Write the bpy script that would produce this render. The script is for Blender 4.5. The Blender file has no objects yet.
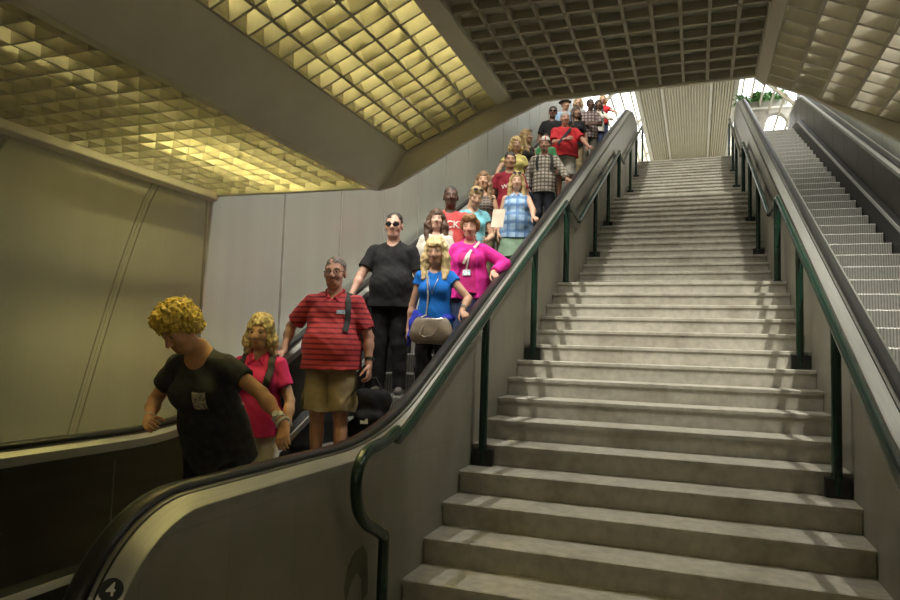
import bpy, bmesh, math, random
import numpy as np
from mathutils import Vector, Matrix
from mathutils.bvhtree import BVHTree
random.seed(7)
C = bpy.context.scene.collection
TAN = 0.492            # pitch of the escalators and of the stair flights
R, T = .165, .338      # stair riser and tread
W = 2.649              # stair width between the side walls
XM = W / 2             # mirror plane between the two escalators
ZF, ZL, ZU = -2.475, -2.33, 4.95

# ------------------------------------------------------------------ helpers
def tag(o, label=None, cat=None, group=None, kind=None):
    if label: o['label'] = label
    if cat: o['category'] = cat
    if group: o['group'] = group
    if kind: o['kind'] = kind
    return o

def empty(name, loc=(0, 0, 0), rz=0.0):
    o = bpy.data.objects.new(name, None); C.objects.link(o)
    o.location = loc; o.rotation_euler = (0, 0, rz); o.empty_display_size = .1
    return o

def link(name, me, parent=None, loc=None):
    o = bpy.data.objects.new(name, me); C.objects.link(o)
    if parent is not None: o.parent = parent
    if loc is not None: o.location = loc
    return o

def mesh_np(name, V, F, mats, fm=None, smooth=False):
    """mesh from vertex array and polygon list (list of lists) or an (n,4) array"""
    me = bpy.data.meshes.new(name)
    if isinstance(F, np.ndarray):
        n, k = F.shape
        me.vertices.add(len(V)); me.vertices.foreach_set('co', np.asarray(V, np.float32).ravel())
        me.loops.add(n * k); me.loops.foreach_set('vertex_index', F.astype(np.int32).ravel())
        me.polygons.add(n); me.polygons.foreach_set('loop_start', np.arange(0, n * k, k, dtype=np.int32))
        me.update(calc_edges=True)
    else:
        me.from_pydata([tuple(v) for v in V], [], [list(f) for f in F])
    for m in (mats if isinstance(mats, (list, tuple)) else [mats]): me.materials.append(m)
    if fm is not None: me.polygons.foreach_set('material_index', np.asarray(fm, np.int32))
    if smooth: me.polygons.foreach_set('use_smooth', np.ones(len(me.polygons), bool))
    me.update()
    return me

class MB:
    """collects simple shapes into one mesh"""
    def __init__(s): s.v = []; s.f = []; s.m = []; s.mi = 0
    def add(s, vs, fs):
        b = len(s.v); s.v += [tuple(map(float, v)) for v in vs]
        for f in fs: s.f.append([b + i for i in f]); s.m.append(s.mi)
        return s
    def box(s, x0, x1, y0, y1, z0, z1):
        vs = [(x, y, z) for x in (x0, x1) for y in (y0, y1) for z in (z0, z1)]
        return s.add(vs, [(0, 1, 3, 2), (4, 6, 7, 5), (0, 4, 5, 1), (2, 3, 7, 6), (0, 2, 6, 4), (1, 5, 7, 3)])
    def prism(s, poly, axis, a, b):
        """polygon in the two other axes (in xyz order) extruded along axis from a to b"""
        n = len(poly); vs = []
        for t in (a, b):
            for p in poly:
                q = list(p); q.insert(axis, t); vs.append(q)
        fs = [list(range(n))[::-1], list(range(n, 2 * n))] + [(i, (i + 1) % n, n + (i + 1) % n, n + i) for i in range(n)]
        return s.add(vs, fs)
    def bar(s, p, q, w, h, up=(0, 0, 1)):
        p, q = Vector(p), Vector(q); d = (q - p).normalized(); up = Vector(up)
        a = d.cross(up).normalized() * w / 2; b = a.cross(d).normalized() * h / 2
        vs = [o + sx * a + sy * b for o in (p, q) for sx, sy in ((-1, -1), (1, -1), (1, 1), (-1, 1))]
        return s.add(vs, [(0, 1, 2, 3)[::-1], (4, 5, 6, 7)] + [(i, (i + 1) % 4, 4 + (i + 1) % 4, 4 + i) for i in range(4)])
    def tube(s, pts, r, n=12, caps=True):
        pts = [Vector(p) for p in pts]; rs = r if isinstance(r, (list, tuple)) else [r] * len(pts)
        ring = []; prev = None
        for i, p in enumerate(pts):
            d = (pts[min(i + 1, len(pts) - 1)] - pts[max(i - 1, 0)]).normalized()
            if prev is None:
                u = d.cross(Vector((0, 0, 1)) if abs(d.z) < .9 else Vector((1, 0, 0))).normalized()
            else: u = (prev - d * prev.dot(d)).normalized()
            prev = u; w = d.cross(u)
            ring.append([p + rs[i] * (math.cos(2 * math.pi * k / n) * u + math.sin(2 * math.pi * k / n) * w) for k in range(n)])
        vs = [v for rg in ring for v in rg]; fs = []
        for i in range(len(pts) - 1):
            for k in range(n): fs.append((i * n + k, i * n + (k + 1) % n, (i + 1) * n + (k + 1) % n, (i + 1) * n + k))
        if caps: fs += [list(range(n))[::-1], list(range((len(pts) - 1) * n, len(pts) * n))]
        return s.add(vs, fs)
    def sweep(s, path, nrm, poly, closed=True, caps=True):
        """polygon of (u=x offset, v=along normal) swept along a path in the YZ plane"""
        n = len(poly); vs = []
        for (y, z), (ny, nz) in zip(path, nrm):
            for u, v in poly: vs.append((u, y + ny * v, z + nz * v))
        fs = []
        for i in range(len(path) - 1):
            for k in range(n if closed else n - 1):
                fs.append((i * n + k, i * n + (k + 1) % n, (i + 1) * n + (k + 1) % n, (i + 1) * n + k))
        if caps and closed: fs += [list(range(n))[::-1], list(range((len(path) - 1) * n, len(path) * n))]
        return s.add(vs, fs)
    def disc(s, c, nrm, r, t, n=32):
        c, nrm = Vector(c), Vector(nrm).normalized()
        return s.tube([c - nrm * t / 2, c + nrm * t / 2], r, n)
    def mirror_x(s, xm):
        s.v = [(2 * xm - x, y, z) for x, y, z in s.v]; s.f = [f[::-1] for f in s.f]; return s
    def build(s, name, mats, parent=None, smooth=False, bevel=0, loc=None, fix=True, seg=2, angle=40):
        me = mesh_np(name, s.v, s.f, mats, s.m)
        bm = bmesh.new(); bm.from_mesh(me)
        if fix: bmesh.ops.recalc_face_normals(bm, faces=bm.faces)
        bm.to_mesh(me); bm.free()
        o = link(name, me, parent, loc)
        if bevel:
            m = o.modifiers.new('bevel', 'BEVEL'); m.width = bevel; m.segments = seg; m.limit_method = 'ANGLE'; m.angle_limit = math.radians(40)
        if smooth or bevel:
            me.polygons.foreach_set('use_smooth', np.ones(len(me.polygons), bool))
            me.set_sharp_from_angle(angle=math.radians(angle))
        return o

def copy_tree(o, parent=None):
    c = o.copy(); C.objects.link(c); c.parent = parent
    for ch in list(o.children): copy_tree(ch, c)
    return c

# ------------------------------------------------------------------ materials
def N(nt, typ, **kw):
    n = nt.nodes.new(typ)
    for k, v in kw.items():
        if k in n.inputs.keys() if isinstance(k, str) else False: n.inputs[k].default_value = v
        else: setattr(n, k, v)
    return n

def srgb(r, g, b):
    f = lambda c: (c / 255) / 12.92 if c / 255 <= .04045 else ((c / 255 + .055) / 1.055) ** 2.4
    return (f(r), f(g), f(b), 1)

def mat(name, col, rough=.6, metal=0.0, var=.12, scale=8.0, bump=0.0, bscale=None, stretch=None, spec=.5, sheen=0, detail=4, dirt=None):
    """principled material whose colour and roughness vary with noise in object space"""
    m = bpy.data.materials.new(name); m.use_nodes = True; nt = m.node_tree
    b = nt.nodes['Principled BSDF']; b.inputs['Roughness'].default_value = rough; b.inputs['Metallic'].default_value = metal
    b.inputs['Specular IOR Level'].default_value = spec
    tc = N(nt, 'ShaderNodeTexCoord'); mp = N(nt, 'ShaderNodeMapping'); nt.links.new(tc.outputs['Object'], mp.inputs['Vector'])
    if stretch: mp.inputs['Scale'].default_value = stretch
    no = N(nt, 'ShaderNodeTexNoise'); no.inputs['Scale'].default_value = scale; no.inputs['Detail'].default_value = detail
    nt.links.new(mp.outputs[0], no.inputs['Vector'])
    rp = N(nt, 'ShaderNodeValToRGB'); c = np.array(col[:3])
    rp.color_ramp.elements[0].position = .3; rp.color_ramp.elements[1].position = .7
    rp.color_ramp.elements[0].color = (*np.clip(c * (1 - var), 0, 1), 1); rp.color_ramp.elements[1].color = (*np.clip(c * (1 + var), 0, 1), 1)
    nt.links.new(no.outputs['Fac'], rp.inputs['Fac'])
    out = rp.outputs['Color']
    if dirt:
        n2 = N(nt, 'ShaderNodeTexNoise'); n2.inputs['Scale'].default_value = dirt[0]; n2.inputs['Detail'].default_value = 6
        nt.links.new(tc.outputs['Object'], n2.inputs['Vector'])
        r2 = N(nt, 'ShaderNodeValToRGB'); r2.color_ramp.elements[0].position = dirt[1]; r2.color_ramp.elements[1].position = dirt[1] + .2
        r2.color_ramp.elements[0].color = (*dirt[2], 1); r2.color_ramp.elements[1].color = (1, 1, 1, 1)
        nt.links.new(n2.outputs['Fac'], r2.inputs['Fac'])
        mx = N(nt, 'ShaderNodeMix', data_type='RGBA', blend_type='MULTIPLY'); mx.inputs[0].default_value = 1
        nt.links.new(out, mx.inputs[6]); nt.links.new(r2.outputs['Color'], mx.inputs[7]); out = mx.outputs[2]
    nt.links.new(out, b.inputs['Base Color'])
    if bump:
        bn = N(nt, 'ShaderNodeTexNoise'); bn.inputs['Scale'].default_value = bscale or scale * 4; bn.inputs['Detail'].default_value = 3
        nt.links.new(mp.outputs[0], bn.inputs['Vector'])
        bp = N(nt, 'ShaderNodeBump'); bp.inputs['Strength'].default_value = bump; bp.inputs['Distance'].default_value = .01
        nt.links.new(bn.outputs['Fac'], bp.inputs['Height']); nt.links.new(bp.outputs['Normal'], b.inputs['Normal'])
    if sheen: b.inputs['Sheen Weight'].default_value = sheen
    return m

def emit(name, col, s):
    m = bpy.data.materials.new(name); m.use_nodes = True; nt = m.node_tree; nt.nodes.clear()
    e = N(nt, 'ShaderNodeEmission'); e.inputs[0].default_value = (*col, 1); e.inputs[1].default_value = s
    o = N(nt, 'ShaderNodeOutputMaterial'); nt.links.new(e.outputs[0], o.inputs[0]); return m

def bands(name, base, other, axis, freq, duty, rough=.8, other2=None, axis2=None, freq2=None, duty2=None, soft=.03, ang=0, bump=0, phase=0):
    """stripes (or a plaid when axis2 is given) across object space"""
    m = mat(name, base, rough, var=.08, scale=30, bump=bump)
    nt = m.node_tree; b = nt.nodes['Principled BSDF']; src = b.inputs['Base Color'].links[0].from_socket
    tc = N(nt, 'ShaderNodeTexCoord'); sp = N(nt, 'ShaderNodeSeparateXYZ'); nt.links.new(tc.outputs['Object'], sp.inputs[0])
    def stripe(ax, fr, du, col, src, fac=1):
        mu = N(nt, 'ShaderNodeMath', operation='MULTIPLY_ADD'); mu.inputs[1].default_value = fr; mu.inputs[2].default_value = phase; nt.links.new(sp.outputs[ax], mu.inputs[0])
        fr_ = N(nt, 'ShaderNodeMath', operation='FRACT'); nt.links.new(mu.outputs[0], fr_.inputs[0])
        rp = N(nt, 'ShaderNodeValToRGB'); e = rp.color_ramp.elements
        e[0].position = max(du - soft, 0); e[0].color = (fac,) * 3 + (1,); e[1].position = du + soft; e[1].color = (0, 0, 0, 1)
        nt.links.new(fr_.outputs[0], rp.inputs[0])
        mx = N(nt, 'ShaderNodeMix', data_type='RGBA'); nt.links.new(rp.outputs[0], mx.inputs[0]); nt.links.new(src, mx.inputs[6]); mx.inputs[7].default_value = (*col[:3], 1)
        return mx.outputs[2]
    out = stripe(axis, freq, duty, other, src, 1 if axis2 is None else .75)
    if axis2 is not None:
        out = stripe(axis2, freq2, duty2, other2, out, .7)
        if isinstance(axis2, int): out = stripe(axis2, freq2 * 1.0, duty2 * .25, other, out, .8); out = stripe(axis, freq, duty * .25, other2, out, .8)
    nt.links.new(out, b.inputs['Base Color'])
    return m
# ------------------------------------------------------------------ materials of the place
M = {}
M['step'] = mat('speckled stone of the stairs', (.40, .38, .32), .62, var=.16, scale=14, bump=.25, bscale=90, dirt=(2.2, .30, (.72, .70, .66)))
M['nosing'] = mat('worn stone nosing', (.43, .41, .35), .5, var=.12, scale=20)
M['floor'] = mat('stone floor', (.33, .31, .27), .45, var=.14, scale=6)
M['clad'] = mat('pale metal wall cladding', (.475, .485, .42), .42, metal=.25, var=.05, scale=5, bump=.12, bscale=60, stretch=(1, 1, .04))
M['joint'] = mat('dark cladding joint', (.33, .32, .27), .5, metal=.3)
M['jointl'] = mat('bright cladding joint bead', (.55, .54, .48), .4, metal=.3)
M['steel'] = mat('brushed steel deck', (.50, .50, .46), .42, metal=.75, var=.08, scale=3, stretch=(30, 1, 1), bump=.05)
M['steel_d'] = mat('dull steel edge', (.26, .25, .22), .45, metal=.7)
M['guide'] = mat('grey rail guide', (.30, .29, .26), .35, metal=.8)
M['bronze'] = mat('dark brushed panel', (.115, .105, .085), .34, metal=.75, var=.12, scale=2, stretch=(1, .3, 6), bump=.04)
M['panel'] = mat('brown grey metal side panel', (.17, .16, .135), .28, metal=.85, var=.18, scale=3, stretch=(1, 1, .3), bump=.05)
M['rubber'] = mat('black rubber handrail', (.018, .017, .016), .32, var=.2, scale=6)
M['green'] = mat('dark green painted steel', (.005, .026, .015), .25, var=.25, scale=5, spec=.6)
M['black'] = mat('black painted steel', (.012, .013, .012), .4, var=.2)
M['grid'] = mat('ceiling eggcrate', (.46, .44, .36), .6, var=.08, scale=9)
M['gridc'] = mat('aged ceiling eggcrate', (.56, .53, .43), .6, var=.10, scale=9)
M['beam'] = mat('painted beam', (.78, .75, .64), .55, var=.06, scale=4)
M['plen'] = mat('plenum', (.50, .48, .40), .8, var=.1)
M['dark'] = mat('dark void', (.03, .03, .03), .9)
M['flute'] = mat('fluted metal ceiling', (.62, .58, .44), .45, metal=.1, var=.05, scale=2)
M['rib'] = mat('pale ceiling rib', (.72, .70, .60), .5, var=.04)
M['white'] = mat('white painted metal', (.75, .75, .72), .5, var=.04)
M['tube'] = emit('fluorescent tube', (1, .84, .30), 150)
M['tube2'] = emit('fluorescent tube dim', (1, .86, .36), 95)
M['tube4'] = emit('fluorescent tube high', (1, .86, .36), 72)
M['tube3'] = emit('fluorescent tube nearly dead', (1, .80, .28), 1.5)
M['tubew'] = emit('fluorescent tube white', (1, .96, .86), 95)
M['leaf'] = mat('leaf', (.09, .22, .05), .5, var=.4, scale=12)
M['pot'] = mat('stone planter', (.42, .39, .33), .7)

def tile_mat(name, col, grout, bw, bh):
    m = mat(name, col, .5, var=.10, scale=3, dirt=(1.1, .26, (.80, .78, .72))); nt = m.node_tree; b = nt.nodes['Principled BSDF']
    src = b.inputs['Base Color'].links[0].from_socket
    tc = N(nt, 'ShaderNodeTexCoord'); sp = N(nt, 'ShaderNodeSeparateXYZ'); nt.links.new(tc.outputs['Object'], sp.inputs[0])
    cb = N(nt, 'ShaderNodeCombineXYZ'); nt.links.new(sp.outputs[1], cb.inputs[0]); nt.links.new(sp.outputs[2], cb.inputs[1])
    br = N(nt, 'ShaderNodeTexBrick'); nt.links.new(cb.outputs[0], br.inputs['Vector']); br.offset = 0
    br.inputs['Scale'].default_value = 1; br.inputs['Brick Width'].default_value = bw; br.inputs['Row Height'].default_value = bh; br.inputs['Mortar Size'].default_value = .003
    br.inputs['Color1'].default_value = (1, 1, 1, 1); br.inputs['Color2'].default_value = (.93, .92, .90, 1); br.inputs['Mortar'].default_value = (*grout, 1)
    mx = N(nt, 'ShaderNodeMix', data_type='RGBA', blend_type='MULTIPLY'); mx.inputs[0].default_value = 1
    nt.links.new(src, mx.inputs[6]); nt.links.new(br.outputs['Color'], mx.inputs[7]); nt.links.new(mx.outputs[2], b.inputs['Base Color'])
    return m
M['tile'] = tile_mat('wall tile', (.23, .215, .175), (.86, .85, .82), .45, .45)

def ribbed(name, col, metal=.85):
    m = mat(name, col, .42, metal=metal, var=.1, scale=20); nt = m.node_tree; b = nt.nodes['Principled BSDF']
    src = b.inputs['Base Color'].links[0].from_socket
    tc = N(nt, 'ShaderNodeTexCoord'); sp = N(nt, 'ShaderNodeSeparateXYZ'); nt.links.new(tc.outputs['Object'], sp.inputs[0])
    mu = N(nt, 'ShaderNodeMath', operation='MULTIPLY'); mu.inputs[1].default_value = 74; nt.links.new(sp.outputs[0], mu.inputs[0])
    fr = N(nt, 'ShaderNodeMath', operation='PINGPONG'); fr.inputs[1].default_value = 1; nt.links.new(mu.outputs[0], fr.inputs[0])
    rp = N(nt, 'ShaderNodeValToRGB'); rp.color_ramp.elements[0].position = .30; rp.color_ramp.elements[0].color = (.50, .50, .50, 1); rp.color_ramp.elements[1].position = .45; rp.color_ramp.elements[1].color = (1, 1, 1, 1)
    nt.links.new(fr.outputs[0], rp.inputs[0])
    mx = N(nt, 'ShaderNodeMix', data_type='RGBA', blend_type='MULTIPLY'); mx.inputs[0].default_value = 1
    nt.links.new(src, mx.inputs[6]); nt.links.new(rp.outputs[0], mx.inputs[7]); nt.links.new(mx.outputs[2], b.inputs['Base Color'])
    bp = N(nt, 'ShaderNodeBump'); bp.inputs['Strength'].default_value = .6; bp.inputs['Distance'].default_value = .006
    nt.links.new(rp.outputs[0], bp.inputs['Height']); nt.links.new(bp.outputs[0], b.inputs['Normal'])
    return m
M['estep'] = ribbed('ribbed aluminium escalator step', (.24, .235, .21), metal=.25)

S = lambda o: tag(o, kind='structure')
YC = -4.5                     # far end of the low coffered ceiling
XL, XR = -1.75, 2 * XM + 1.75  # the two side walls

# ------------------------------------------------------------------ shell
S(MB().box(XL - .1, XR + .1, -14, 12.2, ZF - .2, ZF).build('floor', M['floor']))
S(MB().box(XL - 3.5, XR + 3.5, 12.14 + T, 25.2, ZU - .2, ZU).build('floor', M['floor']))
wl = S(MB().box(XL - .2, XL, -14, 12.9, ZF, 13).build('wall_left', M['clad']))
wr = S(MB().box(XR, XR + .2, -14, 12.9, ZF, 13).build('wall_right', M['clad']))
S(MB().box(XL - .2, XR + .2, -14.2, -14, ZF, 1.3).build('wall_back', M['clad']))
# cladding joints: vertical beside the incline, leaning in the lower bay
for side, wall in ((0, wl), (1, wr)):
    mb, ml = MB(), MB()
    x = XL if side == 0 else XR; sx = 1 if side == 0 else -1
    for i in range(17):
        y = -4.57 + 1.0 * i
        mb.box(x - .002, x + sx * .003, y - .009, y + .009, ZF, 8.9); ml.box(x - .002, x + sx * .006, y + .012, y + .024, ZF, 8.9)
    for y0 in (-5.05, -6.12, -7.2, -8.3):
        prev = None
        for j in range(13):
            u = j / 12; z = .15 - u * 1.75; y = y0 - .56 * u ** .8 - .02
            if prev:
                for off, bb in ((-.03, mb), (.03, mb), (0, ml)):
                    bb.bar((x + sx * .001, prev[0] + off, prev[1]), (x + sx * .001, y + off, z), .007, .008, up=(1, 0, 0))
            prev = (y, z)
    mb.build('joint', M['joint'], wall); ml.build('joint_bead', M['jointl'], wall)

# ------------------------------------------------------------------ coffered ceiling: five bays across, one straight run along
def grid(name, p0, p1, y0, y1, cell, celly, depth, m, th=.010, skip=None):
    """eggcrate of upright blades hung under the line p0-p1 (x,z) between y0 and y1"""
    p0, p1 = Vector((p0[0], 0, p0[1])), Vector((p1[0], 0, p1[1])); d = (p1 - p0); L = d.length; d.normalize()
    n = Vector((-d.z, 0, d.x)); mb = MB()
    k = max(1, round(L / cell))
    for i in range(k + 1):
        c = p0 + d * (L * i / k)
        a, b, e, f = c - d * th / 2, c + d * th / 2, c + d * th / 2 + n * depth, c - d * th / 2 + n * depth
        mb.prism([(q.x, q.z) for q in (a, b, e, f)], 1, y0, y1)
    ny = round((y1 - y0) / celly)
    for j in range(ny + 1):
        y = y0 + (y1 - y0) * j / ny
        mb.prism([(q.x, q.z) for q in (p0, p1, p1 + n * depth, p0 + n * depth)], 1, y - th / 2, y + th / 2)
    return S(mb.build(name, m))
Y0 = -10.8
grid('ceiling_left', (XL + .05, .20), (-.44, .20), Y0, YC - .02, .128, .128, .115, M['grid'])
grid('ceiling_left_slope', (-.16, .405), (.455, .674), Y0, YC - .04, .128, .122, .13, M['grid'], th=.014)
grid('ceiling', (.56, .69), (1.985, .69), Y0, YC - .03, .132, .142, .042, M['gridc'], th=.016)
grid('ceiling_right_slope', (2.035, .64), (2.71, .335), Y0, YC - .04, .150, .128, .13, M['gridc'], th=.016)
grid('ceiling_right', (3.0, .20), (XR - .05, .20), Y0, YC - .02, .128, .128, .115, M['grid'])
# closed lid over the middle coffers, and the roof of the whole low hall
S(MB().box(.50, 2.03, -11, YC - .02, .733, .84).build('ceiling_middle_lid', M['white']))
S(MB().box(XL - .2, XR + .2, -14, YC, 1.15, 1.3).build('ceiling_upper_slab', M['plen']))
S(MB().box(XL, XR, -14, Y0, .2, .26).build('ceiling_rear', M['beam']))
def beam(name, prof):
    return S(MB().prism(prof, 1, -14, YC).build(name, M['beam'], bevel=.006))
beam('trim_1', [(XL, .13), (XL + .05, .15), (XL + .05, .24), (XL, .24)])
beam('trim_2', [(-.455, .22), (-.45, .165), (-.37, .15), (-.265, .245), (-.165, .395), (-.165, .52), (-.455, .52)])
beam('trim_3', [(.45, .665), (.50, .665), (.56, .675), (.56, .85), (.45, .85)])
beam('trim_4', [(1.985, .675), (2.035, .630), (2.045, .66), (2.045, .85), (1.985, .85)])
beam('trim_5', [(2.71, .325), (2.80, .245), (2.92, .15), (3.0, .165), (3.0, .52), (2.71, .52)])
beam('trim_6', [(XR, .13), (XR - .05, .15), (XR - .05, .24), (XR, .24)])
# closing fascia at the end of the low ceiling
S(MB().prism([(XL, .175), (-.45, .165), (-.37, .150), (-.25, .173), (0, .302), (.207, .416), (.476, .541), (.768, .664), (1.98, .688), (2.05, .640), (2.237, .555), (2.455, .415), (2.70, .245), (2.92, .15), (3.0, .165), (XR, .175), (XR, 1.3), (XL, 1.3)], 1, YC - .03, YC + .005).build('ceiling_fascia', M['beam'], bevel=.004))

# shaft above the incline
S(MB().box(XL - .2, XR + .2, -11, 12.9, 13, 13.2).build('ceiling_shaft', M['white']))
S(MB().box(XL - .2, XR + .2, 12.9, 13.0, 8.25, 13.2).build('wall_shaft_rear', M['white']))
S(MB().box(XL - .2, XR + .2, -11.1, -11, 1.3, 13.2).build('wall_shaft_front', M['white']))

# upper hall: fluted vault with louvred flanks open to the sky
def fluted(name, p0, p1, y0, y1, pitch, amp, m):
    p0, p1 = Vector((p0[0], 0, p0[1])), Vector((p1[0], 0, p1[1])); d = p1 - p0; L = d.length; d.normalize(); n = Vector((d.z, 0, -d.x))
    k = max(2, round(L / pitch)); prof = []
    for i in range(k):
        for u, a in ((0, 0), (.36, 0), (.42, 1), (.80, 1), (.86, 0)): prof.append(p0 + d * (L * (i + u) / k) - n * amp * a)
    prof.append(p1)
    top = [q - n * .12 for q in (p1, p0)]
    return S(MB().prism([(q.x, q.z) for q in prof + top], 1, y0, y1).build(name, m))
YE = 23.0
fl = lambda x: 2 * XM - x
fluted('ceiling_hall', (.58, 8.0), (fl(.58) , 8.0), 12.0, YE, .095, .07, M['flute'])
fluted('ceiling_hall_left', (-.14, 7.72), (.52, 8.0), 12.0, YE, .095, .07, M['flute'])
fluted('ceiling_hall_right', (fl(.52), 8.0), (fl(-.14), 7.72), 12.0, YE, .095, .07, M['flute'])
for i, (x, z, w) in enumerate(((.55, 7.98, .07), (fl(.55), 7.98, .07), (-.19, 7.68, .12), (fl(-.19), 7.68, .12))):
    S(MB().box(x - w / 2, x + w / 2, 12.0, YE, z - .05, z + .2).build('trim_%d' % (7 + i), M['rib']))
for sgn, nm in ((0, 'window_1'), (1, 'window_2')):
    mb = MB()
    for i in range(9):
        x = -.36 - i * .25; z = 7.57 - i * .242
        mb.bar((x, 12.0, z), (x, YE, z), .03, .075, up=(.3, 0, 1))
    for y in (12.1, 16.2, 20.3): mb.bar((-.2, y, 7.68), (-2.6, y, 5.30), .08, .10, up=(0, 1, 0))
    if sgn: mb.mirror_x(XM)
    S(mb.build(nm, M['flute']))
S(MB().box(XL - 3.5, XR + 3.5, YE, YE + .2, ZU, 9).build('wall_far', M['flute']))
for sgn in (0, 1):
    mb = MB(); mb.box(XL - 1.0, XL - .85, 12.9, YE, ZU, 5.35)
    if sgn: mb.mirror_x(XM)
    S(mb.build('wall_hall_right' if sgn else 'wall_hall_left', M['clad']))

# ------------------------------------------------------------------ stairs
def ystep(i):
    """front edge of nosing i; 0 is the first landing, minus goes down, 15 is the second landing, 30 the top"""
    L = 1.341
    if i <= 0: return i * T
    if i <= 15: return L + (i - 1) * T
    return L + 14 * T + L + (i - 16) * T
st = empty('staircase', (XM, ystep(-14), ZF))
tag(st, 'wide speckled stone staircase of three flights between the two escalators', 'stairs')
inv = Vector((-XM, -ystep(-14), -ZF))
for i in range(-14, 31):
    z = i * R; y = ystep(i); yb = (ystep(i + 1) if i < 30 else 12.14 + T) + .002
    zb = max(ZF, z - R - .004)
    mb = MB(); mb.prism([(y + .028, zb), (y + .022, z - .034), (y, z - .032), (y - .002, z - .006), (y + .006, z), (yb + .03, z), (yb + .03, zb)], 0, .001, W - .001)
    mb.v = [tuple(Vector(v) + inv) for v in mb.v]
    mb.build('landing' if i in (0, 15, 30) else 'step', M['step'], st)

# side walls between stairs and escalators: top edge follows the escalator deck
def deck_z(y):
    return None
def offs(path):
    nr = []
    for i in range(len(path)):
        a, b = path[max(i - 1, 0)], path[min(i + 1, len(path) - 1)]
        d = Vector((b[0] - a[0], b[1] - a[1])).normalized(); nr.append((-d.y, d.x))
    return nr
def smooth_path(pts, rad, n=8):
    """polyline with rounded corners"""
    out = [pts[0]]
    for a, b, c, r in zip(pts, pts[1:], pts[2:], rad):
        A, B, D = Vector(a), Vector(b), Vector(c); u, v = (A - B).normalized(), (D - B).normalized()
        p, q = B + u * r, B + v * r
        for k in range(n + 1):
            t = k / n; w = p * (1 - t) ** 2 + B * 2 * t * (1 - t) + q * t * t; out.append((w.x, w.y))
    out.append(pts[-1]); return out
RC = .44
ZHB, ZHT, OFF = -1.475, 5.93, .915       # handrail/deck edge: bottom level, top level, offset on the incline
def rail_path():
    yb = (ZHB - OFF) / TAN; yt = (ZHT - OFF) / TAN
    main = smooth_path([(-6.56, ZHB), (yb, ZHB), (yt, ZHT), (11.6, ZHT)], (.62, .8), 12)
    cb = (-6.56, ZHB - RC); ct = (11.6, ZHT - RC)
    low = [(cb[0] - RC * math.sin(a), cb[1] + RC * math.cos(a)) for a in np.linspace(math.pi * .93, 0, 22)[:-1]]
    up = [(ct[0] + RC * math.sin(a), ct[1] + RC * math.cos(a)) for a in np.linspace(0, math.pi * .93, 22)[1:]]
    return low + main + up
RP = rail_path(); RN = offs(RP)
def inner_path(v): return [(y + ny * v, z + nz * v) for (y, z), (ny, nz) in zip(RP, RN)]

def wall_panel(mb, x0, x1, v):
    """solid slab under the deck path, down to floors"""
    ip = inner_path(v); lo = [q for q in ip]
    poly = lo + [(lo[-1][0], ZU - .05), (12.1, ZU - .05), (12.1, 3.0), (.5, ZF), (lo[0][0], ZF)]
    poly = [(y, max(z, ZF)) for y, z in poly]
    return mb.prism(poly, 0, x0, x1)

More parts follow.
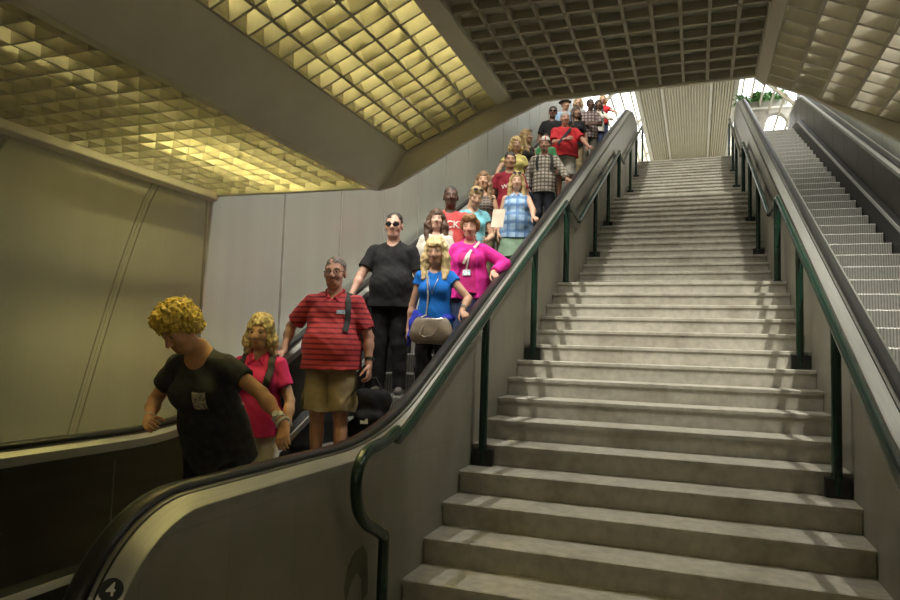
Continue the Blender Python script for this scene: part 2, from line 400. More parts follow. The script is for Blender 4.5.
def escalator(name, label, right):
    root = empty(name, (-.82 if not right else 2 * XM + .82, -4.6, ZF)); tag(root, label, 'escalator')
    rl = root.location.copy()
    def fin(mb, nm, m, parent=root, far=False, **k):
        if far: mb.mirror_x(-.82)
        if right: mb.mirror_x(XM)
        mb.v = [tuple(Vector(v) - rl) for v in mb.v]
        return mb.build(nm, m, parent, **k)
    for far in (False, True):
        b = MB()
        wall_panel(b, -.200, -.002, -.055)
        bal = fin(b, 'balustrade', M['tile'], far=far)
        # inner panel
        p = MB(); wall_panel(p, -.206, -.1995, -.060); fin(p, 'inner_panel', M['bronze'], bal, far)
        for y in np.arange(-6.6, 11, 1.02):
            j = MB(); zt = float(np.interp(y, [q[0] for q in RP[21:-21]], [q[1] for q in RP[21:-21]])) - .13
            j.box(-.2085, -.2055, y - .004, y + .004, zt - 1.0, zt); fin(j, 'panel_joint', M['steel_d'], bal, far)
        d = MB()
        d.sweep(RP, RN, [(-.070, -.001), (-.070, -.05), (-.02, -.062), (-.001, -.062), (.004, -.032), (-.010, -.024)])
        d.sweep(RP, RN, [(-.172, -.004), (-.180, -.006), (-.207, -.028), (-.208, -.075), (-.198, -.075), (-.172, -.05)])
        fin(d, 'deck', M['steel'], bal, far, smooth=True, angle=25)
        e = MB(); e.sweep(RP, RN, [(.002, -.035), (-.01, -.064), (.0035, -.064), (.005, -.036)]); fin(e, 'deck_edge', M['steel_d'], bal, far)
        t = MB(); t.sweep(RP, RN, [(-.076, .004), (-.076, -.03), (-.168, -.03), (-.168, .0), (-.155, .008), (-.098, .010)]); fin(t, 'rail_guide', M['guide'], bal, far)
        h = MB(); h.sweep(RP, RN, [(-.095, .006), (-.090, .016), (-.095, .028), (-.107, .034), (-.130, .036), (-.153, .034), (-.165, .028), (-.170, .016), (-.165, .006), (-.158, .001), (-.102, .001)])
        fin(h, 'handrail', M['rubber'], bal, far, smooth=True, angle=50)
        k = MB()      # skirt with its bright cap along the steps
        lo = [(-6.3, ZL + .16)] + smooth_path([(-5.5, ZL + .16), (-4.95, ZL + .16), (9.9, ZU + .16), (10.6, ZU + .16)], (.5, .5))[0:] + [(11.2, ZU + .16)]
        k.prism(lo + [(11.2, ZU - .3), (10.0, ZU - .4), (-4.5, ZF + .0), (-6.3, ZF + .0)], 0, -.302, -.290); fin(k, 'skirt', M['black'], bal, far)
        c = MB(); nr = offs(lo); c.sweep(lo, nr, [(-.285, .0), (-.285, .036), (-.296, .034), (-.310, .0)]); fin(c, 'skirt_cap', M['steel'], bal, far)
        c = MB(); c.sweep(lo, nr, [(-.196, .0), (-.196, .05), (-.286, .034), (-.286, .0)]); fin(c, 'ledge', M['black'], bal, far)
    # steps
    g = MB()
    def step(k):
        y = .4 * k; z = max(ZL, min(ZU, .02 + .4 * k * TAN)); zp = max(ZL, min(ZU, .02 + .4 * (k - 1) * TAN))
        m = MB(); prof = [(y - .012, zp - .02), (y - .006, zp + (z - zp) * .5), (y - .002, z - .012), (y + .006, z), (y + .398, z), (y + .398, z - .05), (y + .04, zp - .05)]
        m.prism(prof, 0, -1.335, -.305); fin(m, 'step', M['estep'])
    for k in range(-13, 26): step(k)
    pl = MB(); pl.box(-1.335, -.305, -7.0, -5.2, ZL - .04, ZL); fin(pl, 'comb_plate', M['estep'])
    pl = MB(); pl.box(-1.335, -.305, 10.38, 12.5, ZU - .04, ZU + .004); fin(pl, 'comb_plate', M['estep'])
    un = MB(); un.prism([(-7.0, ZF), (-7.0, ZL - .04), (-5.2, ZL - .05), (-4.7, ZL - .1), (10.2, ZU - .42), (12.4, ZU - .1), (12.4, ZU - .5), (10.4, ZU - .9), (-4.0, ZF)], 0, -1.33, -.31); fin(un, 'truss', M['dark'])
    return root
escl = escalator('escalator', 'left escalator packed with people riding down beside the pale clad wall', False)
escr = escalator('escalator', 'right escalator with no riders and bare ribbed steps', True)

# numbered badge on the lower end of the left balustrade
bd = MB(); by, bz, br = -6.955, -1.735, .046
bal0 = [c for c in escl.children if c.name.startswith('balustrade')][0]
# outward direction of the tilted deck at the badge
def text_mesh(txt, size):
    cu = bpy.data.curves.new('txt', 'FONT'); cu.body = txt; cu.size = size; cu.align_x = 'CENTER'; cu.align_y = 'CENTER'; cu.extrude = .0006; cu.resolution_u = 3; cu.offset = size * .018
    ob = bpy.data.objects.new('txt', cu); C.objects.link(ob); bpy.context.view_layer.update()
    me = bpy.data.meshes.new_from_object(ob.evaluated_get(bpy.context.evaluated_depsgraph_get()))
    bpy.data.objects.remove(ob); return me
def badge():
    i = 13
    (y, z), (ny, nz) = (np.array(RP[i]) + np.array(RP[i + 1])) / 2, (np.array(RN[i]) + np.array(RN[i + 1])) / 2
    n3 = Vector((.030, .060 * ny, .060 * nz)).normalized()          # deck faces out and up
    c = Vector((-.036, y + ny * -.013, z + nz * -.013)) + n3 * .004
    upv = (Vector((0, 0, 1)) - n3 * n3.z).normalized(); rt = upv.cross(n3)
    mb = MB(); mb.disc(c, n3, .036, .006)
    me = text_mesh('4', .056); mb.mi = 1
    vs = [c + n3 * (.004 + v.co.z) + rt * v.co.x + upv * v.co.y for v in me.vertices]
    mb.add(vs, [list(p.vertices) for p in me.polygons])
    mb.v = [tuple(Vector(v) - escl.location) for v in mb.v]
    o = mb.build('badge', [M['black'], M['white']], bal0); o['label'] = 'round black badge with a white 4'
badge()

# dark metal facing on the stair side, above the second handrail
for right in (False, True):
    ip = inner_path(-.066)[21:-21]
    ys = np.linspace(-.75, 11.4, 60); yy = [q[0] for q in ip]; zz = [q[1] for q in ip]
    top = [(float(y), float(np.interp(y, yy, zz))) for y in ys]
    low = [(11.4, 4.95 + .95), (11.0, 5.80), (10.2, 15 * R + 14 * R + .62), (7.2, 3.34), (6.2, 3.30), (1.25, .95), (.35, .88)]
    low = [(11.4, ZU + .3), (11.2, ZU + .55), (7.4, 15 * R + .94), (6.07, 15 * R + .90), (1.341, .93), (.35, .86)]
    low = [(y, min(z, float(np.interp(y, yy, zz)) - .02)) for y, z in low]
    mb = MB().prism(top + low, 0, .002, .016)
    bal = [c for c in (escr if right else escl).children if c.name.startswith('balustrade')][0]
    if right: mb.mirror_x(XM)
    mb.v = [tuple(Vector(v) - (escr if right else escl).location) for v in mb.v]
    mb.build('side_facing', M['panel'], bal)

# worn dark mark low on the side of the left balustrade
mb = MB().prism([(-5.46, -2.14), (-5.43, -2.04), (-5.36, -1.985), (-5.27, -1.975), (-5.215, -2.03), (-5.20, -2.11), (-5.19, -2.25), (-5.25, -2.27), (-5.27, -2.15), (-5.33, -2.10), (-5.39, -2.14), (-5.44, -2.22)], 0, -.001, .0008)
mb.v = [tuple(Vector(v) - escl.location) for v in mb.v]
mb.build('stain', mat('dark stain', (.12, .11, .085), .7, var=.2), bal0)
# ------------------------------------------------------------------ stair handrails
def stair_rail(right):
    nm = 'handrail'
    root = empty(nm, ((.09 if not right else W - .09), ystep(-14), ZF))
    tag(root, ('dark green stair handrail on posts along the left side of the stairs' if not right else 'dark green stair handrail on posts along the right side of the stairs'), 'handrail')
    H = 1.03 if not right else .97
    H2, H3 = .985, 1.06
    def nz(y): return y * R / T
    p = []
    # end curl below the lowest flight
    curl = [(-5.20, ZF), (-5.20, -1.98), (-5.22, -1.93), (-5.30, -1.88), (-5.42, -1.82), (-5.51, -1.74), (-5.548, -1.64), (-5.545, -1.55), (-5.50, -1.48), (-5.42, -1.445), (-5.30, -1.432), (-5.20, -1.418), (-5.08, -1.38), (-4.9, -1.43 + .0)]
    curl[-1] = (-4.9, nz(-4.9) + H)
    a = curl + [(-3, nz(-3) + H), (-1, nz(-1) + H), (-.12, nz(-.12) + H), (.0, H + .0), (.12, H + .01)]
    l1 = [(.9, H2 + .02), (1.05, H2 + .03)]
    y1 = ystep(1); b = [(y1 - .1, R - .05 + H2), (ystep(8), 8 * R + H2), (ystep(15) - .1, 15 * R + H2 - .05), (ystep(15), 15 * R + H2), (ystep(15) + .12, 15 * R + H2 + .01)]
    y2 = ystep(16); c = [(ystep(15) + .95, 15 * R + H3 - .03), (ystep(15) + 1.1, 15 * R + H3), (y2 - .1, 16 * R + H3 - .05), (ystep(23), 23 * R + H3), (ystep(30) - .1, 30 * R + H3 - .05), (ystep(30), 30 * R + H3), (ystep(30) + .35, 30 * R + H3 + .01), (ystep(30) + .42, 30 * R + H3 - .04), (ystep(30) + .45, 30 * R + H3 - .14), (ystep(30) + .45, 30 * R)]
    pts = a + l1 + b + c
    # resample curl smoothly
    out = []
    P = [Vector((0, y, z)) for y, z in pts]
    for i in range(len(P) - 1):
        p0, p1, p2, p3 = P[max(i - 1, 0)], P[i], P[i + 1], P[min(i + 2, len(P) - 1)]
        n = 4 if (p2 - p1).length < .25 else 1
        for k in range(n):
            t = k / n
            out.append(p1 if n == 1 else .5 * ((2 * p1) + (p2 - p0) * t + (2 * p0 - 5 * p1 + 4 * p2 - p3) * t * t + (3 * p1 - p0 - 3 * p2 + p3) * t ** 3))
    out.append(P[-1])
    loc = root.location
    MB().tube([q - Vector((0, loc.y, loc.z)) for q in out], .031, 14).build('rail', M['green'], root, smooth=True)
    for i in (-10, -5, 0, 5, 10, 15, 20, 25):
        y = ystep(i); sx = -1 if not right else 1
        stand = i in (0, 15)
        if stand:
            yp, zb, zt = y + .06, i * R, i * R + (H if i == 0 else H2)
        else:
            yp, zb, zt = y - .035, (i - 1) * R + .02, (nz(y) + H if i < 0 else i * R + (H2 if i < 15 else H3)) - .02
        v = MB().tube([(0, yp - loc.y, zb - loc.z), (0, yp - loc.y, zt - loc.z)], .033 if not stand else .038, 14)
        po = v.build('post', M['green'], root, smooth=True)
        m2 = MB()
        if stand: m2.box(-.05, .05, yp - .05 - loc.y, yp + .05 - loc.y, zb - loc.z, zb + .012 - loc.z)
        else: m2.box(-.075, .085, y - .062 - loc.y, y - .002 - loc.y, zb - .018 - loc.z, zb + R - .055 - loc.z)
        m2.build('base_plate', M['black'], po, bevel=.004)
stair_rail(False); stair_rail(True)

# ------------------------------------------------------------------ lamps
def batten(x, y, z, n=1, m='tube', label='', ln=1.2, r=.016, group='lamps above the yellow ceiling grid'):
    t = empty('fluorescent_lamp', (x, y, z)); tag(t, label, 'lamp', group)
    MB().box(-.05, .05, -ln / 2, ln / 2, .03, .09).build('housing', M['white'], t)
    MB().tube([(0, -ln / 2 + .03, 0), (0, ln / 2 - .03, 0)], r, 10).build('tube', M[m], t, smooth=True)
    for s in (-1, 1): MB().box(-.018, .018, s * ln / 2 - .02, s * ln / 2 + .02, -.02, .04).build('lamp_holder', M['white'], t)
    return t
LG = 'fluorescent tube above the yellow lit ceiling grid on the left'
for x, y, z, mm in ((-1.02, -5.2, .48, 'tube'), (-1.30, -5.2, .72, 'tube4'), (-.72, -5.2, .72, 'tube4'), (-1.0, -6.7, .5, 'tube3')): batten(x, y, z, m=mm, label=LG)
for x, y in ((-.20, -5.55), (-.20, -6.9), (.26, -5.55), (.26, -6.9)): batten(x, y, .80 if x < 0 else .96, m='tube2', label='fluorescent tube above the sloping yellow lit grid', group='lamps above the sloping grid', r=.012)
for y in (-5.3, -6.6): batten(2.98, y, .80, m='tubew', label='white fluorescent tube above the sloping grid on the right', group='lamps above the right sloping grid')

REAR_FILL = 24
def strip(x, label, aim):
    t = empty('strip_light', (x, -8.2, 4.9)); tag(t, label, 'lamp')
    n = 15; dy = 1.2
    MB().bar((0, -.6, .22 - .6 * TAN), (0, dy * n, .22 + dy * n * TAN), .08, .08).build('rail', M['white'], t)
    for k in range(0, n, 3): MB().box(-.012, .012, dy * k - .012, dy * k + .012, .26 + dy * k * TAN, 13.0 - 4.9).build('hanger', M['white'], t)
    for k in range(n):
        hd = MB().box(-.13, .13, -.5, .5, .01, .07).build('lamp_head', M['white'], t); hd.location = (0, dy * k, .08 + dy * k * TAN)
        hd.rotation_euler = (math.radians(4 if k in (4, 5) else 20 if k == 6 else TILT), aim, 0)
        ld = bpy.data.lights.new('strip_glow', 'AREA'); ld.shape = 'RECTANGLE'; ld.size = .12; ld.size_y = 1.0; ld.energy = STRIP; ld.color = (1, .955, .85); ld.spread = math.radians(SPREAD)
        lo = bpy.data.objects.new('strip_glow', ld); C.objects.link(lo); lo.parent = hd
    if True:
        for k in (3, 5, 7, 9, 11, 13):          # added fill lamps, there only to brighten the opposite wall
            hd = MB().box(-.1, .1, -.3, .3, .01, .07).build('wall_fill_head', M['white'], t); hd.location = (-.3 if x > 0 else .3, dy * k + .6, .02 + (dy * k + .6) * TAN)
            hd.rotation_euler = (0, math.radians(36 if k < 8 else 42) * (1 if x > 0 else -1), 0)
            ld = bpy.data.lights.new('wall_fill_glow', 'AREA'); ld.shape = 'RECTANGLE'; ld.size = .15; ld.size_y = .5; ld.energy = WALL_FILL; ld.color = (1, .96, .88); ld.spread = math.radians(30)
            lo = bpy.data.objects.new('wall_fill_glow', ld); C.objects.link(lo); lo.parent = hd
WALL_FILL = 17
STRIP, TILT, SPREAD = 26, 38, 50
strip(-1.5, 'row of tilted lamp heads high on the left of the shaft', math.radians(-8)); strip(2 * XM + 1.5, 'row of tilted lamp heads high on the right of the shaft', math.radians(8))

for x in (-.2, 2.6):  # fill lamps added out of view to lift beams, fascia and lower steps
    t = empty('rear_fill_lamp', (x, -12.2, .2)); tag(t, 'added fill lamp out of view under the rear ceiling of the low hall', 'lamp', 'added fill lamps under the rear ceiling')
    MB().box(-.62, .62, -.32, .32, -.03, 0).build('frame', M['white'], t)
    ld = bpy.data.lights.new('rear_fill_glow', 'AREA'); ld.shape = 'RECTANGLE'; ld.size = 1.15; ld.size_y = .55; ld.energy = REAR_FILL; ld.color = (1, .86, .62)
    lo = bpy.data.objects.new('rear_fill_glow', ld); C.objects.link(lo); lo.parent = t; lo.location = (0, 0, -.035); lo.rotation_euler = (math.radians(35), 0, 0)
# planting beside the head of the right escalator
pw = empty('archway', (3.7, 14.2, ZU)); tag(pw, 'pale stone archway at the head of the right escalator', 'archway')
arc = [(-.07, 0), (-.07, 1.42)] + [(.28 - .35 * math.cos(a), 1.42 + .45 * math.sin(a)) for a in np.linspace(0, math.pi, 13)[1:-1]] + [(.63, 1.42), (.63, 0)]
mb = MB()
mb.prism([(-.75, 0), (-.75, 2.0)] + [(-.07, 2.0), (-.07, 0)], 1, 0, .3); mb.prism([(.63, 0), (.63, 2.0), (.78, 2.0), (.78, 0)], 1, 0, .3)
for (a, b), (c, e) in zip(arc[1:-2], arc[2:-1]): mb.prism([(a, b), (a, 2.0), (c, 2.0), (c, e)], 1, 0, .3)
mb.build('wall', M['pot'], pw); MB().box(-.80, .82, -.05, .35, 2.0, 2.06).build('coping', M['rib'], pw)
pt = empty('potted_plant', (3.62, 14.35, ZU + 2.06)); tag(pt, 'green leafy plant in a long planter on top of the stone archway', 'plant')
MB().box(-.66, .66, -.14, .14, 0, .24).build('planter', M['pot'], pt, bevel=.02)
mb = MB()
for i in range(320):
    a = random.uniform(0, 6.28); l = random.uniform(.25, .62); x = random.uniform(-.62, .62); y = random.uniform(-.12, .12)
    d = Vector((math.cos(a), math.sin(a), random.uniform(-.1, 1.5))).normalized(); p0 = Vector((x, y, .24)); sd = d.cross(Vector((0, 0, 1))).normalized() * .045
    p1 = p0 + d * l * .6; p2 = p0 + d * l + Vector((0, 0, -.45 * l))
    mb.add([p0, p1 + sd, p2, p1 - sd], [(0, 1, 2, 3)])
mb.build('foliage', M['leaf'], pt, fix=False)

# ------------------------------------------------------------------ world, camera
w = bpy.data.worlds.new('sky'); bpy.context.scene.world = w; w.use_nodes = True
bg = w.node_tree.nodes['Background']; bg.inputs[0].default_value = (.95, .97, 1, 1); bg.inputs[1].default_value = 4.5
yaw, pit, rol = map(math.radians, (20.0, 4.3, 1.83))
fw = Vector((-math.sin(yaw) * math.cos(pit), math.cos(yaw) * math.cos(pit), math.sin(pit)))
rt = Vector((math.cos(yaw), math.sin(yaw), 0)); up = rt.cross(fw)
r2 = rt * math.cos(rol) + up * math.sin(rol); u2 = -rt * math.sin(rol) + up * math.cos(rol)
cd = bpy.data.cameras.new('camera'); cam = bpy.data.objects.new('camera', cd); C.objects.link(cam)
m = Matrix((r2, u2, -fw)).transposed().to_4x4(); m.translation = Vector((1.673, -8.626, -.924)); cam.matrix_world = m
cd.sensor_width = 36; cd.lens = 679.2 / 900 * 36; cd.clip_start = .05; cd.clip_end = 200
sc = bpy.context.scene; sc.camera = cam
sc.view_settings.view_transform = 'Standard'; sc.view_settings.look = 'None'; sc.view_settings.gamma = 1; sc.view_settings.exposure = -0.18
# ------------------------------------------------------------------ figures: smooth-blended volumes turned into one surface
BIG = 9.0
HS = 1.10              # heads a touch over the canon, as seen through the wide lens
class Vol:
    """smooth union / subtraction of simple volumes, sampled only near the surface and meshed with surface nets"""
    def __init__(s): s.ops = []
    # frames: (R 3x3, origin) applied as p_local = R^T (p - o) + o
    def cone(s, a, b, r1, r2, k=.02, fr=None, flat=1.0, cut=None, neg=False):
        s.ops.append(('c', np.array(a, float), np.array(b, float), r1, r2, k, fr, flat, cut, neg)); return s
    def ell(s, c, r, k=.02, fr=None, neg=False):
        s.ops.append(('e', np.array(c, float), np.array(r, float), 0, 0, k, fr, 1, None, neg)); return s
    def plane(s, p, n, fr=None):
        s.ops.append(('p', np.array(p, float), np.array(n, float), 0, 0, 0, fr, 1, None, False)); return s
    def noise(s, amp, f, seed=0):
        s.ops.append(('n', amp, f, seed)); return s
    def curl(s, amp, f, seed=0):
        s.ops.append(('k', amp, f, seed)); return s
    @staticmethod
    def loc(p, fr):
        if fr is None: return p
        k = np.cbrt(np.linalg.det(fr[0]))
        return (p - fr[1]) @ fr[0] / (k * k) + fr[1] - fr[2]
    def prim(s, op, p):
        t, a, b, r1, r2, k, fr, flat, cut, neg = op
        q = Vol.loc(p, fr)
        if t == 'e':
            d = (q - a) / b; k0 = np.sqrt((d * d).sum(-1)) + 1e-9; d /= b; k1 = np.sqrt((d * d).sum(-1)) + 1e-9
            return k0 * (k0 - 1) / k1
        if t == 'p': return (q - a) @ (b / np.linalg.norm(b))
        if flat != 1.0:
            q = q * np.array([1, 1 / flat, 1]); a = a * [1, 1 / flat, 1]; b = b * [1, 1 / flat, 1]
        ba = b - a; L2 = ba @ ba + 1e-12; pa = q - a; h = (pa @ ba) / L2; hc = np.clip(h, 0, 1)
        d = pa - hc[..., None] * ba; d = np.sqrt((d * d).sum(-1)) - (r1 + (r2 - r1) * hc)
        if flat != 1.0: d = d * (.5 + .5 * flat)
        if cut:
            L = math.sqrt(L2)
            d = np.maximum(d, (h - 1) * L)
        return d
    def sample(s, h):
        lo = np.full(3, BIG); hi = -lo
        for op in s.ops:
            if op[0] in 'ce' and not op[9]:
                if op[0] == 'e': pts = [op[1] + sg * op[2] for sg in (-1, 1)]; pts = [op[1] + np.array([x, y, z]) * op[2] for x in (-1, 1) for y in (-1, 1) for z in (-1, 1)]
                else: pts = [q + np.array([x, y, z]) * max(op[3], op[4]) for q in (op[1], op[2]) for x in (-1, 1) for y in (-1, 1) for z in (-1, 1)]
                for q in pts:
                    if op[6] is not None: q = op[6][0] @ (q - op[6][1] + op[6][2]) + op[6][1]
                    lo = np.minimum(lo, q); hi = np.maximum(hi, q)
        lo -= 4 * h + .02; hi += 4 * h + .02
        B = 8; nb = np.ceil((hi - lo) / (h * B)).astype(int) ; n = nb * B
        bc = np.stack(np.meshgrid(*[lo[i] + (np.arange(nb[i]) + .5) * B * h for i in range(3)], indexing='ij'), -1).reshape(-1, 3)
        rad = B * h * .87
        d = np.full(len(bc), BIG); loc = []
        for op in s.ops:
            if op[0] in 'nk': loc.append(None); continue
            q = s.prim(op, bc); loc.append(q)
            if op[0] == 'p': d = np.maximum(d, q)
            elif op[9]: d = np.maximum(d, -q)
            else: d = np.minimum(d, q)
        act = np.where(np.abs(d) < rad + .05)[0]
        vol = np.repeat(np.repeat(np.repeat(np.where(d < 0, -BIG, BIG).reshape(nb).astype(np.float32), B, 0), B, 1), B, 2)
        o = (np.stack(np.meshgrid(*[np.arange(B)] * 3, indexing='ij'), -1).reshape(-1, 3) + .5) * h - B * h / 2
        P = (bc[act][:, None, :] + o[None]).astype(np.float64)
        D = np.full(P.shape[:2], BIG)
        for op, q in zip(s.ops, loc):
            if op[0] == 'n':
                _, amp, f, sd = op; x, y, z = P[..., 0], P[..., 1], P[..., 2]
                D = D + amp * (np.sin(f * (x + .6 * z) + sd) * np.sin(f * .8 * (z - .4 * y) + 2.1 * sd) + .5 * np.sin(f * 1.9 * (z + .3 * x + .5 * y) + sd * 3.3) * np.sin(f * 1.3 * (y + x) + sd)); continue
            if op[0] == 'k':
                _, amp, f, sd = op; x, y, z = P[..., 0], P[..., 1], P[..., 2]
                u = x + .012 * np.sin(70 * z + sd); v = y + .012 * np.sin(63 * x); w = z + .012 * np.sin(57 * y)
                D = D + amp * (np.sin(f * u + sd) * np.sin(f * v + 1.3) * np.sin(f * w + 2.2) + .6 * np.sin(f * .55 * (u + w)) * np.sin(f * .6 * (v - w))); continue
            if op[0] == 'p': D = np.maximum(D, s.prim(op, P)); continue
            qa = q[act]; sel = np.where(qa < rad + .09)[0]
            if len(sel) == 0: continue
            v = s.prim(op, P[sel]); k = op[5]
            if op[9]:
                v = -v; cur = D[sel]; hh = np.clip(.5 - .5 * (cur - v) / k, 0, 1); D[sel] = cur * (1 - hh) + v * hh + k * hh * (1 - hh)
            else:
                cur = D[sel]; hh = np.clip(.5 + .5 * (cur - v) / k, 0, 1); D[sel] = cur * (1 - hh) + v * hh - k * hh * (1 - hh)
        idx = np.stack(np.unravel_index(act, nb), -1) * B
        v6 = vol.reshape(nb[0], B, nb[1], B, nb[2], B).transpose(0, 2, 4, 1, 3, 5).copy()
        ii = idx // B
        v6[ii[:, 0], ii[:, 1], ii[:, 2]] = D.reshape(-1, B, B, B)
        vol = v6.transpose(0, 3, 1, 4, 2, 5).reshape(n)
        return vol, lo + h * .5, h
    def mesh(s, h):
        vol, org, h = s.sample(h)
        ins = vol < 0
        c = [(0, 0, 0), (1, 0, 0), (0, 1, 0), (1, 1, 0), (0, 0, 1), (1, 0, 1), (0, 1, 1), (1, 1, 1)]
        nx, ny, nz = vol.shape
        sl = lambda A, o: A[o[0]:nx - 1 + o[0], o[1]:ny - 1 + o[1], o[2]:nz - 1 + o[2]]
        cnt = sum(sl(ins, o).astype(np.int8) for o in c)
        cell = np.argwhere((cnt > 0) & (cnt < 8))
        vid = np.full((nx - 1, ny - 1, nz - 1), -1, np.int32); vid[cell[:, 0], cell[:, 1], cell[:, 2]] = np.arange(len(cell))
        vals = np.stack([vol[cell[:, 0] + o[0], cell[:, 1] + o[1], cell[:, 2] + o[2]] for o in c], 1).astype(np.float64)
        vals = np.clip(vals, -2 * h, 2 * h)
        acc = np.zeros((len(cell), 3)); w = np.zeros(len(cell)); cc = np.array(c, float)
        for a, b in ((0, 1), (2, 3), (4, 5), (6, 7), (0, 2), (1, 3), (4, 6), (5, 7), (0, 4), (1, 5), (2, 6), (3, 7)):
            va, vb = vals[:, a], vals[:, b]; m = (va < 0) != (vb < 0)
            t = np.where(m, va / np.where(m, va - vb, 1), 0)
            acc += np.where(m[:, None], cc[a] + t[:, None] * (cc[b] - cc[a]), 0); w += m
        V = org + (cell + acc / w[:, None]) * h
        F = []
        for ax in range(3):
            o = [0, 0, 0]; o[ax] = 1
            A = ins[:nx - o[0], :ny - o[1], :nz - o[2]]; Bq = ins[o[0]:, o[1]:, o[2]:]
            e = np.argwhere(A != Bq); u, v = [(1, 2), (2, 0), (0, 1)][ax]
            ok = (e[:, u] > 0) & (e[:, v] > 0) & (e[:, u] < vol.shape[u] - 1) & (e[:, v] < vol.shape[v] - 1); e = e[ok]
            flip = A[e[:, 0], e[:, 1], e[:, 2]]
            def at(du, dv):
                q = e.copy(); q[:, u] -= du; q[:, v] -= dv; return vid[q[:, 0], q[:, 1], q[:, 2]]
            q = np.stack([at(1, 1), at(0, 1), at(0, 0), at(1, 0)], 1)
            q[~flip] = q[~flip][:, ::-1]; F.append(q)
        F = np.concatenate(F); F = F[(F >= 0).all(1)]
        return V, F

def rotx(a): c, s = math.cos(a), math.sin(a); return np.array([[1, 0, 0], [0, c, -s], [0, s, c]])
def roty(a): c, s = math.cos(a), math.sin(a); return np.array([[c, 0, s], [0, 1, 0], [-s, 0, c]])
def rotz(a): c, s = math.cos(a), math.sin(a); return np.array([[c, -s, 0], [s, c, 0], [0, 0, 1]])
def unit(v): v = np.array(v, float); return v / (np.linalg.norm(v) + 1e-12)
def hang_dir(a): return unit(a)

MATS = {}
def cloth(col, rough=.85, var=.10, scale=25, bump=.15):
    k = ('c', tuple(col), rough, var)
    if k not in MATS: MATS[k] = mat('cloth', col, rough, var=var, scale=scale, bump=bump, bscale=180, spec=.25)
    return MATS[k]
def skinm(col):
    k = ('s', tuple(col))
    if k not in MATS:
        m = mat('skin', col, .48, var=.06, scale=25, spec=.35); b = m.node_tree.nodes['Principled BSDF']
        b.inputs['Subsurface Weight'].default_value = .08; b.inputs['Subsurface Radius'].default_value = (.02, .008, .004); MATS[k] = m
    return MATS[k]
def hairm(col, var=.4):
    k = ('h', tuple(col))
    if k not in MATS: MATS[k] = mat('hair', col, .5, var=var, scale=55, bump=.6, bscale=70, stretch=(1, 1, .25), spec=.4)
    return MATS[k]
def flat(name, col, rough=.5, **k):
    kk = (name, tuple(col))
    if kk not in MATS: MATS[kk] = mat(name, col, rough, **k)
    return MATS[kk]

FAIR, TAN_, RED_, DARK, BROWN = (.56, .34, .24), (.46, .26, .165), (.58, .31, .225), (.085, .042, .026), (.17, .085, .05)

